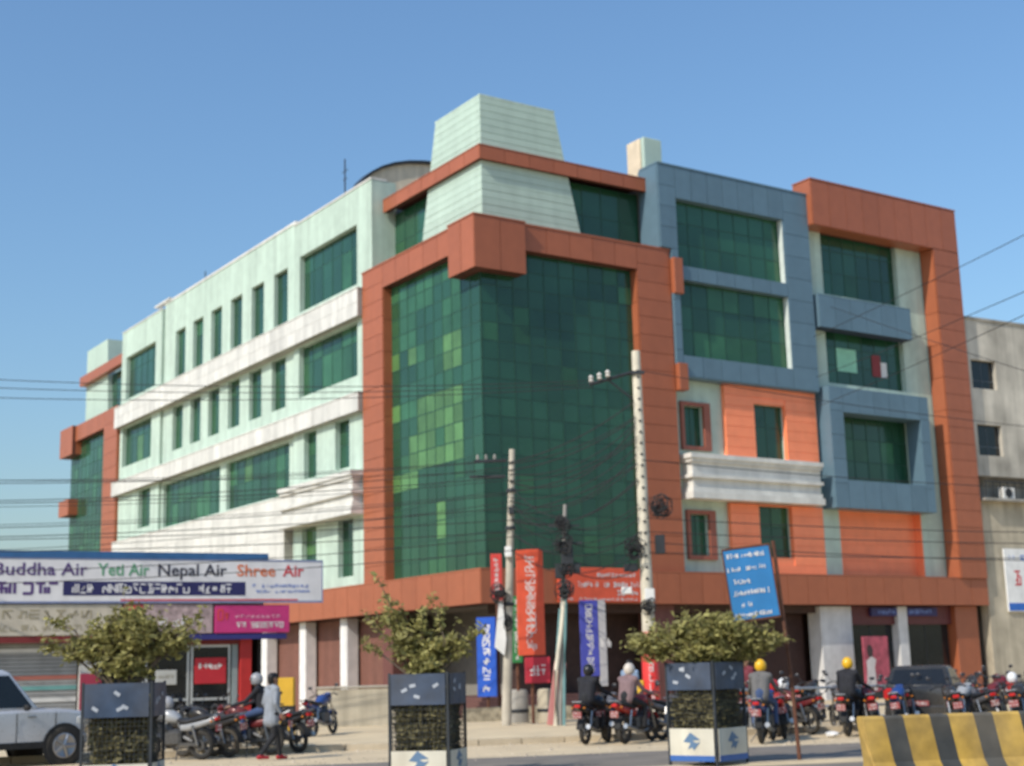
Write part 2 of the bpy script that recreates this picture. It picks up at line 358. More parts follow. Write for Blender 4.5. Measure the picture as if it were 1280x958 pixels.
def band(t0, t1, z0, z1, o, nt_, nz_, face='L', name='white_band'):
    b = MB(); fbox(b, face, t0, t1, z0+.01, z1-.01, -.1, o-.02); W = b.build(name, mat('band joint', (.35, .33, .29), .8), BLD); clad(face, t0, t1, z0, z1, o, nt_, nz_, white, W, th=.035, gap=.014, name='tile')
    b = MB(); fbox(b, face, t0-.02, t1+.02, z1, z1+.05, -.05, o+.03); b.build('band_cap', white, BLD); return W
band(8.72, 40.2, 16.52, 17.72, .6, 36, 2); band(8.72, 40.4, 12.45, 13.22, .6, 36, 1); band(15.95, 40.0, 6.2, 9.66, .6, 28, 4)
def balcony(face, t0, t1, o):
    b = MB()
    for (z0, z1, d) in ((8.15, 8.42, .06), (8.42, 8.62, -.04), (8.62, 8.98, -.12), (8.98, 9.12, .04), (9.12, 9.62, -.1), (9.62, 9.76, .0), (9.76, 9.95, .08)):
        fbox(b, face, t0-d, t1+d*.3, z0, z1, -.1, o+d)
    return b.build('balcony', white, BLD)
balcony('L', 8.75, 15.85, .9); balcony('R', 9.3, 16.5, .72)
# --- far tower at the end of the wing
b = MB(); fbox(b, 'L', 40.2, 42.7, 5.2, 18.0, -.5, .37); fbox(b, 'L', 42.7, 48.5, 17.0, 18.0, -.3, .37); fbox(b, 'L', 48.5, 51.2, 16.2, 18.05, -.3, .57); fbox(b, 'L', 48.9, 51.0, 12.3, 13.3, -.2, .57)
fr = b.build('frame', brownj, BLD)
clad('L', 40.2, 42.7, 5.2, 18.02, .4, 1, 14, brown, fr); clad('L', 42.7, 48.5, 16.98, 18.02, .4, 5, 1, brown, fr); clad('L', 48.5, 51.2, 16.18, 18.07, .6, 2, 1, brown, fr); clad('L', 48.9, 51.0, 12.28, 13.32, .6, 1, 1, brown, fr)
for k in range(8):
    z0 = 5.2+12.7*k/8; piece('panel', brown, fr, -.38, .28, 40.165, 40.195, z0+.01, z0+12.7/8-.01)
for q in ((-.36, .2, 48.47, 48.499, 16.2, 18.0), (-.56, .0, 48.87, 48.899, 12.3, 13.3)): b = MB(); b.box(*q); b.build('frame_return', brown, BLD)
window('L', 42.7, 50.5, 5.2, 17.0, 0, .78, [k/14 for k in range(15)], lambda i, k, n, m_: glassm if random.random() < .25 else glass, name='curtain_wall')
b = MB(); b.rings([[(.7, 45.4, 18.05), (4, 45.4, 18.05), (4, 50.1, 18.05), (.7, 50.1, 18.05)], [(.7, 45.9, 23.4), (4, 46.0, 23.4), (4, 50.1, 23.4), (.7, 50.1, 23.4)]], 0, False); b.build('tapered_tower', mintboard, BLD)
b = MB(); b.box(.3, .7, 40.1, 50.3, 21.0, 21.6); b.box(.7, 4.4, 49.9, 50.31, 21.0, 21.59); b.build('eave_band', brown, BLD)
window('L', 40.1, 45.6, 18.05, 21.0, -1.0, .95, (0, .5, 1))

# --- right face: backing wall
hr = [(18.15, 23.05, 17.74, 20.9), (18.05, 23.05, 13.7, 16.2), (17.9, 23.0, 9.2, 12.3), (18.1, 23.3, 5.2, 8.12), (9.55, 10.6, 10.35, 12.0), (9.6, 10.6, 5.95, 7.6), (13.3, 15.1, 10.05, 12.36), (13.25, 15.1, 5.95, 8.06)]
wall('wall', 'R', 8.95, 26.3, 5.2, 21.7, -.02, .9, hr, mint)
for q in hr[:3]: window('R', *q, -.28, .82, (0, .36, .68, 1), lambda i, k, n, m_: glassm if random.random() < .15 else glass)
for q in hr[4:6]:
    window('R', *q, -.2, .6, (0, 1)); t0, t1, z0, z1 = q
    b = MB(); fbox(b, 'R', t0-.16, t0, z0-.16, z1+.16, -.02, .12); fbox(b, 'R', t1, t1+.34, z0-.16, z1+.16, -.02, .12); fbox(b, 'R', t0, t1, z1, z1+.16, -.02, .115); fbox(b, 'R', t0, t1, z0-.16, z0, -.02, .115); b.build('window_surround', mat('dull terracotta', (.30, .10, .065), .55), BLD)
for q in hr[6:]: window('R', *q, -.12, .9, (0, .6, 1))
# orange boarded walls
for z0, z1, hole in ((10.0, 13.05, hr[6]), (5.22, 8.12, hr[7])):
    b = MB(); fbox(b, 'R', 11.7, hole[0], z0, z1, -.01, .17); fbox(b, 'R', hole[1], 16.88, z0, z1, -.01, .17)
    if z1 > hole[3]: fbox(b, 'R', hole[0], hole[1], hole[3], z1, -.01, .17)
    if hole[2] > z0: fbox(b, 'R', hole[0], hole[1], z0, hole[2], -.01, .17)
    W = b.build('boarded_wall', orange, BLD); n = 7
    for k in range(n):
        a, c = z0+(z1-z0)*k/n+.008, z0+(z1-z0)*(k+1)/n-.008
        segs = [(11.68, 16.9)] if a > hole[3] or c < hole[2] else [(11.68, hole[0]-.005), (hole[1]+.005, 16.9)]
        for s0, s1 in segs:
            pz = [(a, c)]
            if len(segs) == 2 and a < hole[2]: pz = [(a, c)]
            for d, e in pz: piece('board', orange, W, *ext('R', s0, s1, d, e, .17, .2+random.uniform(0, .005)))
# orange shuttered niche
b = MB(); fbox(b, 'R', 18.1, 23.3, 5.2, 8.12, -.6, -.42); b.box(23.26, 23.3, .02, .42, 5.2, 8.1); b.box(18.1, 18.14, .02, .42, 5.2, 8.1); W = b.build('shuttered_niche', orange, BLD)
clad('R', 18.14, 23.26, 5.2, 8.12, -.4, 2, 8, orange, W, th=.02, gap=.012, name='board')
# blue bay on the left
lit_reveal = mat('sunlit reveal tone', (.6, .66, .62), .6)  # sunlit look put into the colour of the right-hand reveal liners
b = MB(); h = [(9.34, 15.36, 17.74, 20.6), (9.34, 15.42, 13.97, 17.14)]
W = wall('blue_bay', 'R', 8.45, 16.92, 13.1, 21.96, .47, .75, h+[(8.45, 8.98, 13.1, 18.39)], blue)
for a in ((8.45, 9.34, 18.4, 21.96, 1, 4), (8.98, 9.34, 13.1, 18.4, 1, 5), (15.42, 16.92, 13.1, 21.96, 1, 9), (9.34, 15.42, 20.6, 21.96, 7, 1), (9.34, 15.42, 17.14, 17.74, 6, 1), (9.34, 15.42, 13.1, 13.97, 6, 1)): clad('R', *a[:4], .5, a[4], a[5], blue, W)
b = MB(); b.box(8.42, 8.5, -.44, .75, 18.4, 21.94); b.box(8.42, 16.95, -.53, .7, 21.965, 22.03); b.build('bay_return', blue, BLD); b = MB(); b.box(8.99, 16.92, -.46, .3, 13.06, 13.1); b.build('bay_soffit', blue, BLD)
for q in h: b = MB(); b.box(q[1]-.03, q[1]-.004, -.46, -.2, q[2]+.01, q[3]-.01); b.build('lit_reveal_liner', lit_reveal, BLD)
for q in h: window('R', *q, .16, .86, (0, .36, .68, 1), lambda i, k, n, m_: glassm if random.random() < (.1+.25*(q[2] < 15)) else glass)
# blue beam, blue box window
b = MB(); fbox(b, 'R', 17.15, 23.0, 16.0, 17.44, -.02, .57); W = b.build('blue_beam', bluej, BLD); clad('R', 17.15, 23.0, 16.0, 17.44, .6, 6, 1, blue, W)
b = MB(); b.box(17.12, 17.148, -.58, .01, 16.0, 17.44); b.box(23.002, 23.03, -.58, .01, 16.0, 17.44); b.box(17.13, 23.02, -.6, .02, 17.445, 17.48); b.build('beam_return', blue, BLD)
h = [(17.95, 22.85, 9.3, 12.24)]
W = wall('blue_box_window', 'R', 17.15, 23.45, 8.08, 13.34, .77, .8, h, blue)
for a in ((17.15, 17.95, 8.08, 13.34, 1, 5), (22.85, 23.45, 8.08, 13.34, 1, 5), (17.95, 22.85, 12.24, 13.34, 5, 1), (17.95, 22.85, 8.08, 9.3, 5, 1)): clad('R', *a[:4], .8, a[4], a[5], blue, W)
# things seen behind a pane: pale sheet and a red-white poster
piece('poster', mat('pale green sheet', (.30, .62, .42), .5), BLD, 18.9, 20.15, .245, .262, 14.35, 15.4)
piece('poster', mat('dark red sheet', (.25, .03, .03), .5), BLD, 21.15, 21.7, .245, .262, 14.3, 15.3); piece('poster', mat('white sheet', (.75, .72, .68), .5), BLD, 21.72, 22.1, .245, .262, 14.3, 15.0)
# outer terracotta frame on the right
b = MB(); fbox(b, 'R', 16.95, 26.5, 20.6, 22.62, -.3, .77); fbox(b, 'R', 24.75, 26.5, 5.2, 20.6, -.3, .77); fr = b.build('frame', brownj, BLD)
clad('R', 16.95, 26.5, 20.58, 22.64, .8, 9, 1, brown, fr); clad('R', 24.75, 26.5, 5.2, 20.56, .8, 1, 20, brown, fr)
for k in range(10):
    z0 = 5.2+15.36*k/10; piece('panel', brown, fr, 24.718, 24.748, -.76, -.03, z0+.01, z0+1.526)
b = MB(); b.box(16.92, 16.948, -.78, .3, 20.6, 22.62); b.box(16.9, 26.53, -.83, .32, 22.65, 22.71); b.box(16.95, 24.75, -.76, .02, 20.56, 20.598); b.box(26.502, 26.53, -.78, 1, 5.2, 22.6); b.build('frame_return', brown, BLD)
# --- ground floor
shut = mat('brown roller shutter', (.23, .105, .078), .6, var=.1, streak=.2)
def shutter(face, t0, t1, z0, z1, o, M, parent=BLD, pitch=.11):
    b = MB(); n = int((z1-z0)/pitch); pr = []
    for k in range(n):
        a = z0+(z1-z0)*k/n; h_ = (z1-z0)/n
        pr += [(0, a), (.03, a+h_*.25), (.03, a+h_*.7), (0, a+h_*.95)]
    P = (lambda t, d, z: (-(o+d), t, z)) if face == 'L' else (lambda t, d, z: (t, -(o+d), z))
    b.rings([[P(t0, d, z) for d, z in pr], [P(t1, d, z) for d, z in pr]], 0, False, cap=False, close=False); return b.build('roller_shutter', M, parent)
whitecol = mat('white painted column', (.76, .75, .72), .6, streak=.2)
for t in (10.4, 14.35, 18.45, 22.5, 26.5): b = MB(); b.bbox(-.3, .25, t, t+.62, 0, 4.0, .03); b.build('column', whitecol, BLD)
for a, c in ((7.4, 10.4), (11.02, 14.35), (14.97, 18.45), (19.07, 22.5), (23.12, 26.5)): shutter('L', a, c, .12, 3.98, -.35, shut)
b = MB(); b.box(.36, .9, 7.4, 40, .0, 4.02); b.box(2.0, 26.4, 1.2, 2, .0, 4.02); b.box(.4, 26.4, .0, .6, 3.7, 4.02); b.build('ground_floor_wall', mat('dark maroon wall', (.055, .028, .022), .7, var=.3), BLD)
for q in ((-.25, .5, 6.6, 7.4), (7.3, 8.4, -.3, .6)): b = MB(); b.bbox(*q, 0, 4.02, .02); b.build('pier', mat('maroon plaster', (.16, .06, .05), .7, streak=.2), BLD)
for q in ((16.3, 18.15, -.25, .5), (21.0, 21.6, -.25, .3)): b = MB(); b.bbox(*q, 0, 3.97, .02); b.build('column', mat('grey white column', (.62, .61, .60), .6, streak=.15), BLD)
b = MB(); b.bbox(24.7, 26.2, -.3, .9, 0, 4.0, .02); b.build('pier', brown, BLD)
b = MB(); b.box(18.16, 24.7, -.05, .3, 3.2, 4.0); b.build('shop_header', mat('maroon board', (.12, .03, .03), .5), BLD)
for a, c in ((18.2, 20.98), (21.62, 24.6)):
    window('R', a, c, .3, 3.2, -.15, 1.3, (0, 1), lambda *q: clear_dark, darkmetal, 'shop_window')
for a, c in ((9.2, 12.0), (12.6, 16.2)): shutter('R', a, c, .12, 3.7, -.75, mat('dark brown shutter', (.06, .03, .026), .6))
b = MB()
for k in range(5): b.box(-.9-.3*(4-k), 5, -.9-.3*(4-k), 4.4, .12+.13*k, .12+.13*(k+1))
b.build('entrance_steps', mat('dark red granite step', (.16, .075, .06), .5, var=.3, scale=12), BLD)
# --- rooftop
b = MB(); n = 16; arc = [(5.6-4.4*cos(pi*k/n), 23.0+2.3*sin(pi*k/n)) for k in range(n+1)]
b.prism([(1.2, 21.7)]+arc+[(10.0, 21.7)], 12.1, 12.7, plane='xz'); b.build('vaulted_rooftop_hall', cream, BLD)
b = MB(); o_ = [(5.6-4.5*cos(pi*k/n), 23.0+2.44*sin(pi*k/n)) for k in range(n+1)]
b.prism(arc+o_[::-1], 11.95, 12.8, plane='xz'); b.build('vault_roof', darkmetal, BLD)
b = MB(); b.bbox(8.95, 9.95, 1.2, 2.1, 21.7, 23.7, .03); b.build('rooftop_block', cream, BLD)
b = MB(); b.bbox(9.0, 9.98, .98, 1.19, 21.7, 23.72, .03); b.build('rooftop_block', mintboard, BLD)
b = MB(); b.tube([(2, 14.9, 21.7), (2, 14.9, 25.9)], .035, 6); b.tube([(2, 14.6, 25.3), (2, 15.2, 25.3)], .02, 5); b.tube([(2, 14.7, 24.9), (2, 15.1, 24.9)], .02, 5); b.tube([(1.0, 30, 21.7), (1.0, 30, 24)], .03, 6); b.build('antenna', darkmetal, BLD)

# ------------------------------------------------------------------ neighbour building on the right
NA = TH-rad(4); NO = BC + Vector((cos(TH)*26.75+sin(TH)*.45, sin(TH)*26.75-cos(TH)*.45, 0))
def onplane(px, py, o=0):
    n_ = Vector((sin(NA), -cos(NA), 0)); d = ray(px, py); e = Vector((0, 0, EYE)); k = ((NO+n_*o-e).dot(n_))/d.dot(n_); p = e+d*k-NO
    return p.x*cos(NA)+p.y*sin(NA), p.z
NB = thing('neighbour_building', 'unpainted grey concrete building with small dark windows beside terracotta frame', 'building', NO, NA)
ztop = onplane(1240, 403)[1]; hn = []
for (xa, ya), (xb, yb) in (((1213, 449), (1247, 488)), ((1221, 530), (1255, 571))):
    a, c = onplane(xa, ya), onplane(xb, yb); hn += [(a[0]+q, c[0]+q, c[1], a[1]) for q in (0, 4.2, 8.2)]
zb = onplane(1250, 628)[1]; zs = onplane(1250, 596)[1]
_B = BLD; BLD = NB
render_m = mat('patchy grey render', (.54, .50, .42), .92, streak=.3, var=.38, scale=.6, bump=.4)
wall('wall', 'R', 0, 15, zs, ztop, 0, .4, hn, render_m)
for q in hn: window('R', *q, -.22, .9, (0, .3, 1), lambda *a: clear_dark, mat('painted steel window frame', (.08, .1, .12), .5), parent=NB)
wall('wall', 'R', 0, 15, 0, zb, .1, .5, [], stucco)
b = MB(); b.box(0, 15, .9, 12, 0, ztop-.05); b.build('block', conc, NB)
b = MB(); b.box(-.05, 15.05, -.06, 12, ztop, ztop+.12); b.build('roof_slab', conc, NB); b = MB(); b.box(0, 15, -.5, .9, zb, zb+.12); b.build('balcony_slab', conc, NB)
b = MB(); b.box(0, 15, -.48, -.42, zb+.86, zb+.92)
for k in range(31): b.box(.1+.48*k, .13+.48*k, -.47, -.43, zb+.12, zb+.88)
b.build('balcony_railing', darkmetal, NB)
x_ = onplane(1263, 620)[0]; b = MB(); b.bbox(x_-.45, x_+.4, .0, .35, zb+.16, zb+.76, .03); b.lathe([(.22, -.02), (.22, .01)], (x_-.1, -.01, zb+.46), 'y', 16, 1); b.build('air_conditioner', [mat('off white casing', (.7, .69, .65), .5), darkmetal], NB)
BLD = _B
S = thing('wall_sign', 'white wall poster board with blue stripe on weathered stucco wall', 'sign', NO, NA)
sx, sz1 = onplane(1254, 686, .2); sz0 = onplane(1260, 765, .2)[1]
b = MB(); b.bbox(sx, sx+3, -.2, -.12, sz0, sz1, .02); b.build('board', mat('white sign print', (.78, .78, .76), .5), S)
b = MB(); b.box(sx+.05, sx+2.95, -.207, -.201, sz0+.05, sz0+.4); b.build('stripe', mat('sign blue', (.03, .14, .5), .5), S)
marks(3, 1.6, .8, mat('red print', (.55, .05, .06), .5), S, (sx+1.3, -.204, (sz0+sz1)/2+.1)); marks(6, 2.2, .25, mat('sign blue', 0), S, (sx+1.4, -.204, sz1-.4))

# ------------------------------------------------------------------ low airline shop on the left
P0 = at(330, 692, 46.5); P0.z = 0; SA = rad(27)
SH = thing('airline_shop', 'low single storey ticket shop with blue roof edge and red door pillar', 'building', P0, SA)
grey = mat('pale grey plaster', (.5, .49, .46), .85, streak=.2)
b = MB(); b.box(-15, 0, .0, 5.5, .0, .34); b.box(-15.2, .3, -.75, .0, .0, .2); b.build('platform', pave, SH)
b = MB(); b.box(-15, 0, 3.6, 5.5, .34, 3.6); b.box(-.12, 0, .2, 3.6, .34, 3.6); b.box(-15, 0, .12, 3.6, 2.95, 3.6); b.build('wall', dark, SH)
b = MB(); b.box(-15, 0, .0, 5.5, 3.62, 5.3); b.build('fascia_block', grey, SH)
b = MB(); b.box(-15.1, .02, -.42, 5.6, 5.32, 5.52); b.build('roof_edge', mat('blue roof sheet', (.035, .12, .28), .45, streak=.1), SH)
b = MB(); b.bbox(-.78, -.4, -.1, .3, .34, 2.96, .02); b.build('pillar', mat('red door pillar', (.42, .022, .02), .45), SH)
b = MB(); b.box(-5.2, -.8, -.04, .1, 2.7, 2.95); b.build('door_header', mat('dark red header', (.16, .02, .02), .5), SH)
for x0, x1 in ((-5.1, -3.75), (-3.7, -2.35), (-2.3, -1.05)):
    b = MB(); 
    for q in ((x0, x0+.07, .34, 2.7), (x1-.07, x1, .34, 2.7), (x0+.07, x1-.07, .34, .42), (x0+.07, x1-.07, 2.62, 2.7), (x0+.07, x1-.07, 1.0, 1.08)): b.box(q[0], q[1], .05, .11, q[2], q[3])
    D = b.build('glass_door', alu, SH); piece('pane', clear_dark, D, x0+.07, x1-.07, .075, .085, .42, 2.62)
b = MB(); b.box(-1.0, -.82, .02, .12, .34, 2.7); b.build('door_jamb', mat('teal grey jamb', (.24, .29, .29), .5), SH)
shm = mat('grey roller shutter', (.30, .30, .29), .55, streak=.2)
o_ = MB()
for k in range(21): o_.box(-8.2, -5.75, .02+.004*(k % 2), .06, .5+k*.115, .5+k*.115+.1)
o_.build('roller_shutter', shm, SH)
for z, c in ((1.75, (.35, .12, .09)), (1.45, (.14, .32, .30)), (1.1, (.62, .61, .58)), (2.55, (.62, .61, .58))):
    piece('painted_stripe', mat('stripe %.2f' % z, c, .6), SH, -8.2, -5.75, .008, .018, z, z+.12)
b = MB(); b.bbox(-5.7, -5.2, -.1, .3, .34, 2.95, .02); b.build('pillar', grey, SH)
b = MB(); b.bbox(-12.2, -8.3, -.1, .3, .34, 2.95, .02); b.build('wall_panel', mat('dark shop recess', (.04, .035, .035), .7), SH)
def board(name, label, x0, x1, z0, z1, y, M, th=.08, parent_loc=(P0, SA), frame=None):
    T = thing(name, label, 'sign', parent_loc[0], parent_loc[1])
    b = MB(); b.bbox(x0, x1, y, y+th, z0, z1, .012); b.build('board', M, T)
    if frame:
        b = MB(); b.box(x0-.03, x1+.03, y-.012, y+th, z0-.05, z0); b.box(x0-.03, x1+.03, y-.012, y+th, z1, z1+.05); b.box(x0-.03, x0, y-.01, y+th, z0, z1); b.box(x1, x1+.03, y-.01, y+th, z0, z1); b.build('board_frame', frame, T)
    return T
flex = mat('white flex banner', (.70, .69, .70), .5, var=.06, streak=.12)
navy = mat('navy print', (.022, .022, .10), .5); purple = mat('purple print', (.09, .05, .17), .5)
S = board('airline_banner', 'long white airline banner with two rows of lettering under blue roof edge', -14.9, 1.82, 4.02, 5.28, -.40, flex, .1, frame=mat('banner edge', (.2, .24, .4), .5))
for txt, xa, xb, M in (('Buddha Air', -8.3, -5.62, purple), ('Yeti Air', -5.3, -3.75, mat('green print', (.10, .30, .16), .5)), ('Nepal Air', -3.5, -1.35, mat('black print', (.03, .03, .05), .5)), ('Shree', -1.0, .25, mat('orange print', (.62, .16, .05), .5)), ('Air', .5, 1.2, mat('red print', 0))):
    lettering(txt, .52, M, S, ((xa+xb)/2, -.408, 4.96), width=xb-xa)
piece('print_strip', navy, S, -6.3, -.72, -.407, -.401, 4.2, 4.62)
marks(22, 4.9, .34, flex, S, (-3.6, -.412, 4.41), bold=.2); marks(6, 2.2, .4, purple, S, (-7.5, -.404, 4.41), bold=.24)
marks(14, 2.0, .12, mat('pale blue print', (.16, .24, .55), .5), S, (.5, -.404, 4.5)); marks(14, 1.8, .1, mat('pale blue print', 0), S, (.5, -.404, 4.32))
piece('print_strip', mat('red print', 0), S, -4.6, 1.0, -.407, -.401, 4.035, 4.085)
S = board('shop_sign', 'dirty cream signboard with faded lettering and red lower edge', -14.8, -4.55, 3.02, 3.94, -.36, mat('dirty cream board', (.52, .47, .38), .6, streak=.25), .08)
marks(16, 6, .3, mat('faded print', (.33, .29, .2), .6), S, (-8.4, -.364, 3.65)); marks(20, 6, .2, mat('faded print', 0), S, (-8.4, -.364, 3.25))
piece('edge_strip', mat('dark red header', 0), S, -14.8, -4.55, -.37, -.3, 2.82, 3.0)
S = board('shop_sign', 'greyish pink patterned signboard between cream and magenta signboards', -4.48, -1.74, 3.04, 3.94, -.36, mat('grey pink board', (.36, .27, .27), .6, var=.5, scale=5), .08)
marks(9, 2.2, .3, mat('white print', (.7, .68, .66), .5), S, (-3.1, -.364, 3.4)); piece('edge_strip', mat('red print', 0), S, -4.48, -3.9, -.368, -.361, 3.6, 3.92)
S = board('shop_sign', 'magenta signboard with white lettering above red door pillar', -1.68, .74, 3.04, 3.9, -.37, mat('magenta board', (.50, .035, .17), .5, var=.1), .08)
marks(11, 1.7, .2, mat('white print', 0), S, (-.3, -.374, 3.28), headline=True); marks(9, 1.5, .1, mat('pale pink print', (.75, .4, .5), .5), S, (-.3, -.374, 3.55)); marks(2, .4, .4, mat('red print', 0), S, (-1.4, -.374, 3.6), bold=.3)
S = thing('shop_sign', 'narrow dark blue sign strip under magenta signboard', 'sign', P0, SA); b = MB(); b.bbox(-3.9, .66, -.34, -.27, 2.84, 3.02, .01); b.build('board', mat('deep blue board', (.03, .03, .16), .5), S)
S = board('door_notice', 'red notice board hung on dark shop door', -2.2, -1.2, 1.5, 2.3, -.02, mat('red notice', (.45, .02, .03), .5), .03); marks(6, .75, .22, mat('white print', 0), S, (-1.7, -.024, 2.05), bold=.25)
S = board('door_notice', 'small pale grey notice on dark shop door', -3.4, -2.75, 1.5, 1.95, -.02, mat('pale notice', (.45, .45, .42), .5), .03); marks(5, .45, .12, mat('faded print', 0), S, (-3.08, -.024, 1.75))
S = board('floor_sign', 'dark red poster panel standing by shutter end', -5.68, -5.05, .6, 1.9, -.17, mat('maroon poster', (.30, .03, .06), .5), .03); marks(3, .45, .5, mat('pale pink print', 0), S, (-5.35, -.174, 1.35), bold=.2)

# low stucco wall and rubble between shop and entrance
def obox(name, label, cat, p, rz, L_, W_, H_, M, top=None, z=.12, group=None):
    T = thing(name, label, cat, (p[0], p[1], z), rz, group); b = MB(); n = max(3, int(L_/.5))
    R = [[(L_*k/n, 0, 0), (L_*k/n, W_, 0), (L_*k/n, W_, H_+random.uniform(-.02, .03)), (L_*k/n, 0, H_+random.uniform(-.02, .03))] for k in range(n+1)]
    b.rings(R, 0, False); b.build('wall_body', M, T)
    if top: b = MB(); b.bbox(-.04, L_+.04, -.04, W_+.04, H_+.03, H_+.1, .02); b.build('coping', top, T)
    return T
obox('low_wall', 'stained beige stucco low wall in front of brown shutters', 'wall', (-6.15, 44.6), rad(8), 3.0, .3, 1.1, stucco, mat('wall coping', (.4, .36, .29), .9, var=.2))
obox('stone_plinth', 'low rubble stone plinth beside entrance steps', 'wall', (-1.75, 45.8), rad(10), 3.4, .5, .42, mat('rubble stone', (.36, .31, .22), .95, var=.5, scale=6, bump=1.))
for k, (p, lb) in enumerate((((-.62, 43.9), 'short round grey concrete bollard left of orange banner post'), ((.25, 44.0), 'short round tan concrete bollard behind orange banner post'))):
    T = thing('concrete_drum', lb, 'bollard', (p[0]+.55, p[1], .12)); b = MB(); b.lathe([(.30, 0), (.31, .05), (.29, .9), (.25, .97), (.02, .98)], n=20); b.build('drum', conc if k == 0 else stucco, T); b = MB(); b.lathe([(.315, .3), (.318, .32), (.318, .38), (.315, .4)], n=20); b.build('hoop', darkmetal, T)

# ------------------------------------------------------------------ poles and vertical signs
polem = mat('pale concrete pole', (.50, .45, .36), .9, var=.2, streak=.2, bump=.2); polew = mat('whitewashed concrete pole', (.66, .60, .47), .85, var=.2, streak=.2)
greyp = mat('grey concrete pole', (.30, .28, .25), .9, var=.25)
def pole(label, base, top, r0, r1, M):
    T = thing('utility_pole', label, 'pole', base, 0, 'utility poles by the entrance'); v = Vector(top)-Vector(base); b = MB(); b.tube([v*(k/8) for k in range(9)], [r0+(r1-r0)*k/8 for k in range(9)], 10); b.build('shaft', M, T); return T, v
def coil(T, c, r, n=5, name='cable_coil'):
    b = MB()
    for k in range(n*3):
        rr_ = r*random.uniform(.25, .8); ph = random.uniform(-.5, .5)
        ox, oz, sq = random.uniform(-.4, .4)*r, random.uniform(-.5, .5)*r, random.uniform(.5, 1.2); b.tube([(c[0]+ox+rr_*cos(a)*cos(ph), c[1]+rr_*cos(a)*sin(ph)-.06*k*.3, c[2]+oz+rr_*sq*sin(a)+random.uniform(-.02, .02)) for a in [2*pi*j/16 for j in range(17)]], .016, 5)
    return b.build(name, wire_m, T)
def cbox(T, c, s_, M=darkmetal, name='junction_box'):
    b = MB(); b.bbox(c[0]-s_[0]/2, c[0]+s_[0]/2, c[1]-s_[1]/2, c[1]+s_[1]/2, c[2]-s_[2]/2, c[2]+s_[2]/2, .015); return b.build(name, M, T)
A, av = pole('slim grey concrete utility pole with cable brackets left of orange banner', (-.42, 42, .12), (-.05, 42, 8.04), .15, .09, polem)
for z in (3.4, 5.6, 6.7): 
    f = z/7.92; b = MB(); b.lathe([(.15, -.05), (.155, 0), (.15, .05)], (av.x*f, 0, z), n=12); b.build('band_clamp', darkmetal, A)
b = MB(); b.box(-.75, .2, -.05, .05, 7.55, 7.63); b.box(-.9, .15, -.05, .05, 7.1, 7.17); b.build('cross_arm', darkmetal, A)
for x in (-.85, -.6, -.35): b = MB(); b.lathe([(.03, 0), (.05, .03), (.03, .07), (.05, .1), (.02, .15)], (x+.2, 0, 7.63), n=10); b.build('insulator', conc, A)
coil(A, (-.1, -.12, 3.7), .28); cbox(A, (.18, -.18, 4.9), (.2, .16, .3), mat('off white casing', 0)); coil(A, (.05, -.1, 2.9), .3, 3); cbox(A, (.3, -.14, 6.1), (.16, .14, .22))
b = MB(); b.prism([(-.28, 2.2), (.0, 1.95), (.06, 2.4), (-.02, 3.5), (-.12, 3.5)], -.24, -.16); b.build('white_cloth', mat('white cloth', (.7, .68, .64), .9), A)
Bp, bv = pole('thin dark pole crowded with cable coils between banner and white pole', (1.07, 41, .12), (1.42, 41, 6.25), .09, .055, greyp)
for z in (5.6, 5.0, 4.3, 3.7): coil(Bp, (bv.x*z/6.2+random.uniform(-.1, .1), -.1, z), random.uniform(.2, .34), 5)
b = MB(); b.box(-.05, .8, -.03, .03, 5.0, 5.06); b.box(.0, .75, -.03, .03, 4.4, 4.46); b.box(-.15, .75, -.03, .03, 5.5, 5.55); b.build('cross_arm', darkmetal, Bp)
cbox(Bp, (.36, -.14, 4.65), (.34, .22, .5)); cbox(Bp, (.12, -.12, 4.2), (.24, .18, .34)); cbox(Bp, (.62, -.1, 4.3), (.2, .16, .24))
b = MB(); b.tube([(.12, -.09, 0), (.16, -.1, 1.2), (.22, -.1, 2.4), (.3, -.1, 3.9)], .045, 6); b.tube([(-.1, .02, 0), (-.02, -.02, 2.0), (.1, -.1, 3.2)], .03, 6); b.build('conduit', mat('teal conduit', (.16, .30, .30), .6), Bp)
b = MB(); b.tube([(-.13, -.12, 0), (-.06, -.14, 1.5), (.12, -.12, 2.6), (.22, -.1, 3.4)], .06, 7); b.build('pipe', polew, Bp)
Cp, cv = pole('tall whitewashed concrete pole with red wrapped foot', (3.74, 42, .12), (3.72, 42, 10.9), .21, .13, polew)
b = MB(); b.tube([(-1.45, -.25, 9.75), (-.1, -.05, 10.15)], .05, 6); b.box(-.2, .2, -.18, -.1, 10.05, 10.15); b.tube([(-.02, 0, 9.2), (-.9, -.15, 9.92)], .03, 5); b.build('cross_arm', darkmetal, Cp)
for x in (-1.4, -1.15, -.9): b = MB(); b.lathe([(.04, 0), (.085, .04), (.04, .1), (.085, .14), (.03, .22)], (x, -.22, 9.82+.29*(x+1.4)), n=10); b.build('insulator', mat('pale porcelain', (.62, .58, .52), .3), Cp)
for k in range(22): z = 3+k*.33; b = MB() if k == 0 else b; b.box(-.035, .035, -.205+.003*k, -.13, z, z+.07)
b.build('climbing_slots', darkmetal, Cp)
coil(Cp, (.5, -.1, 6.1), .34, 6); coil(Cp, (-.35, -.1, 4.9), .33, 6); cbox(Cp, (.42, -.15, 5.0), (.28, .2, .55)); cbox(Cp, (-.45, -.15, 4.35), (.4, .2, .22)); cbox(Cp, (-.6, -.1, 3.7), (.3, .2, .2), mat('off white casing', 0)); cbox(Cp, (.05, -.24, 3.55), (.28, .14, .36), mat('off white casing', 0), 'lamp_box'); coil(Cp, (.0, -.22, 3.2), .22, 4)
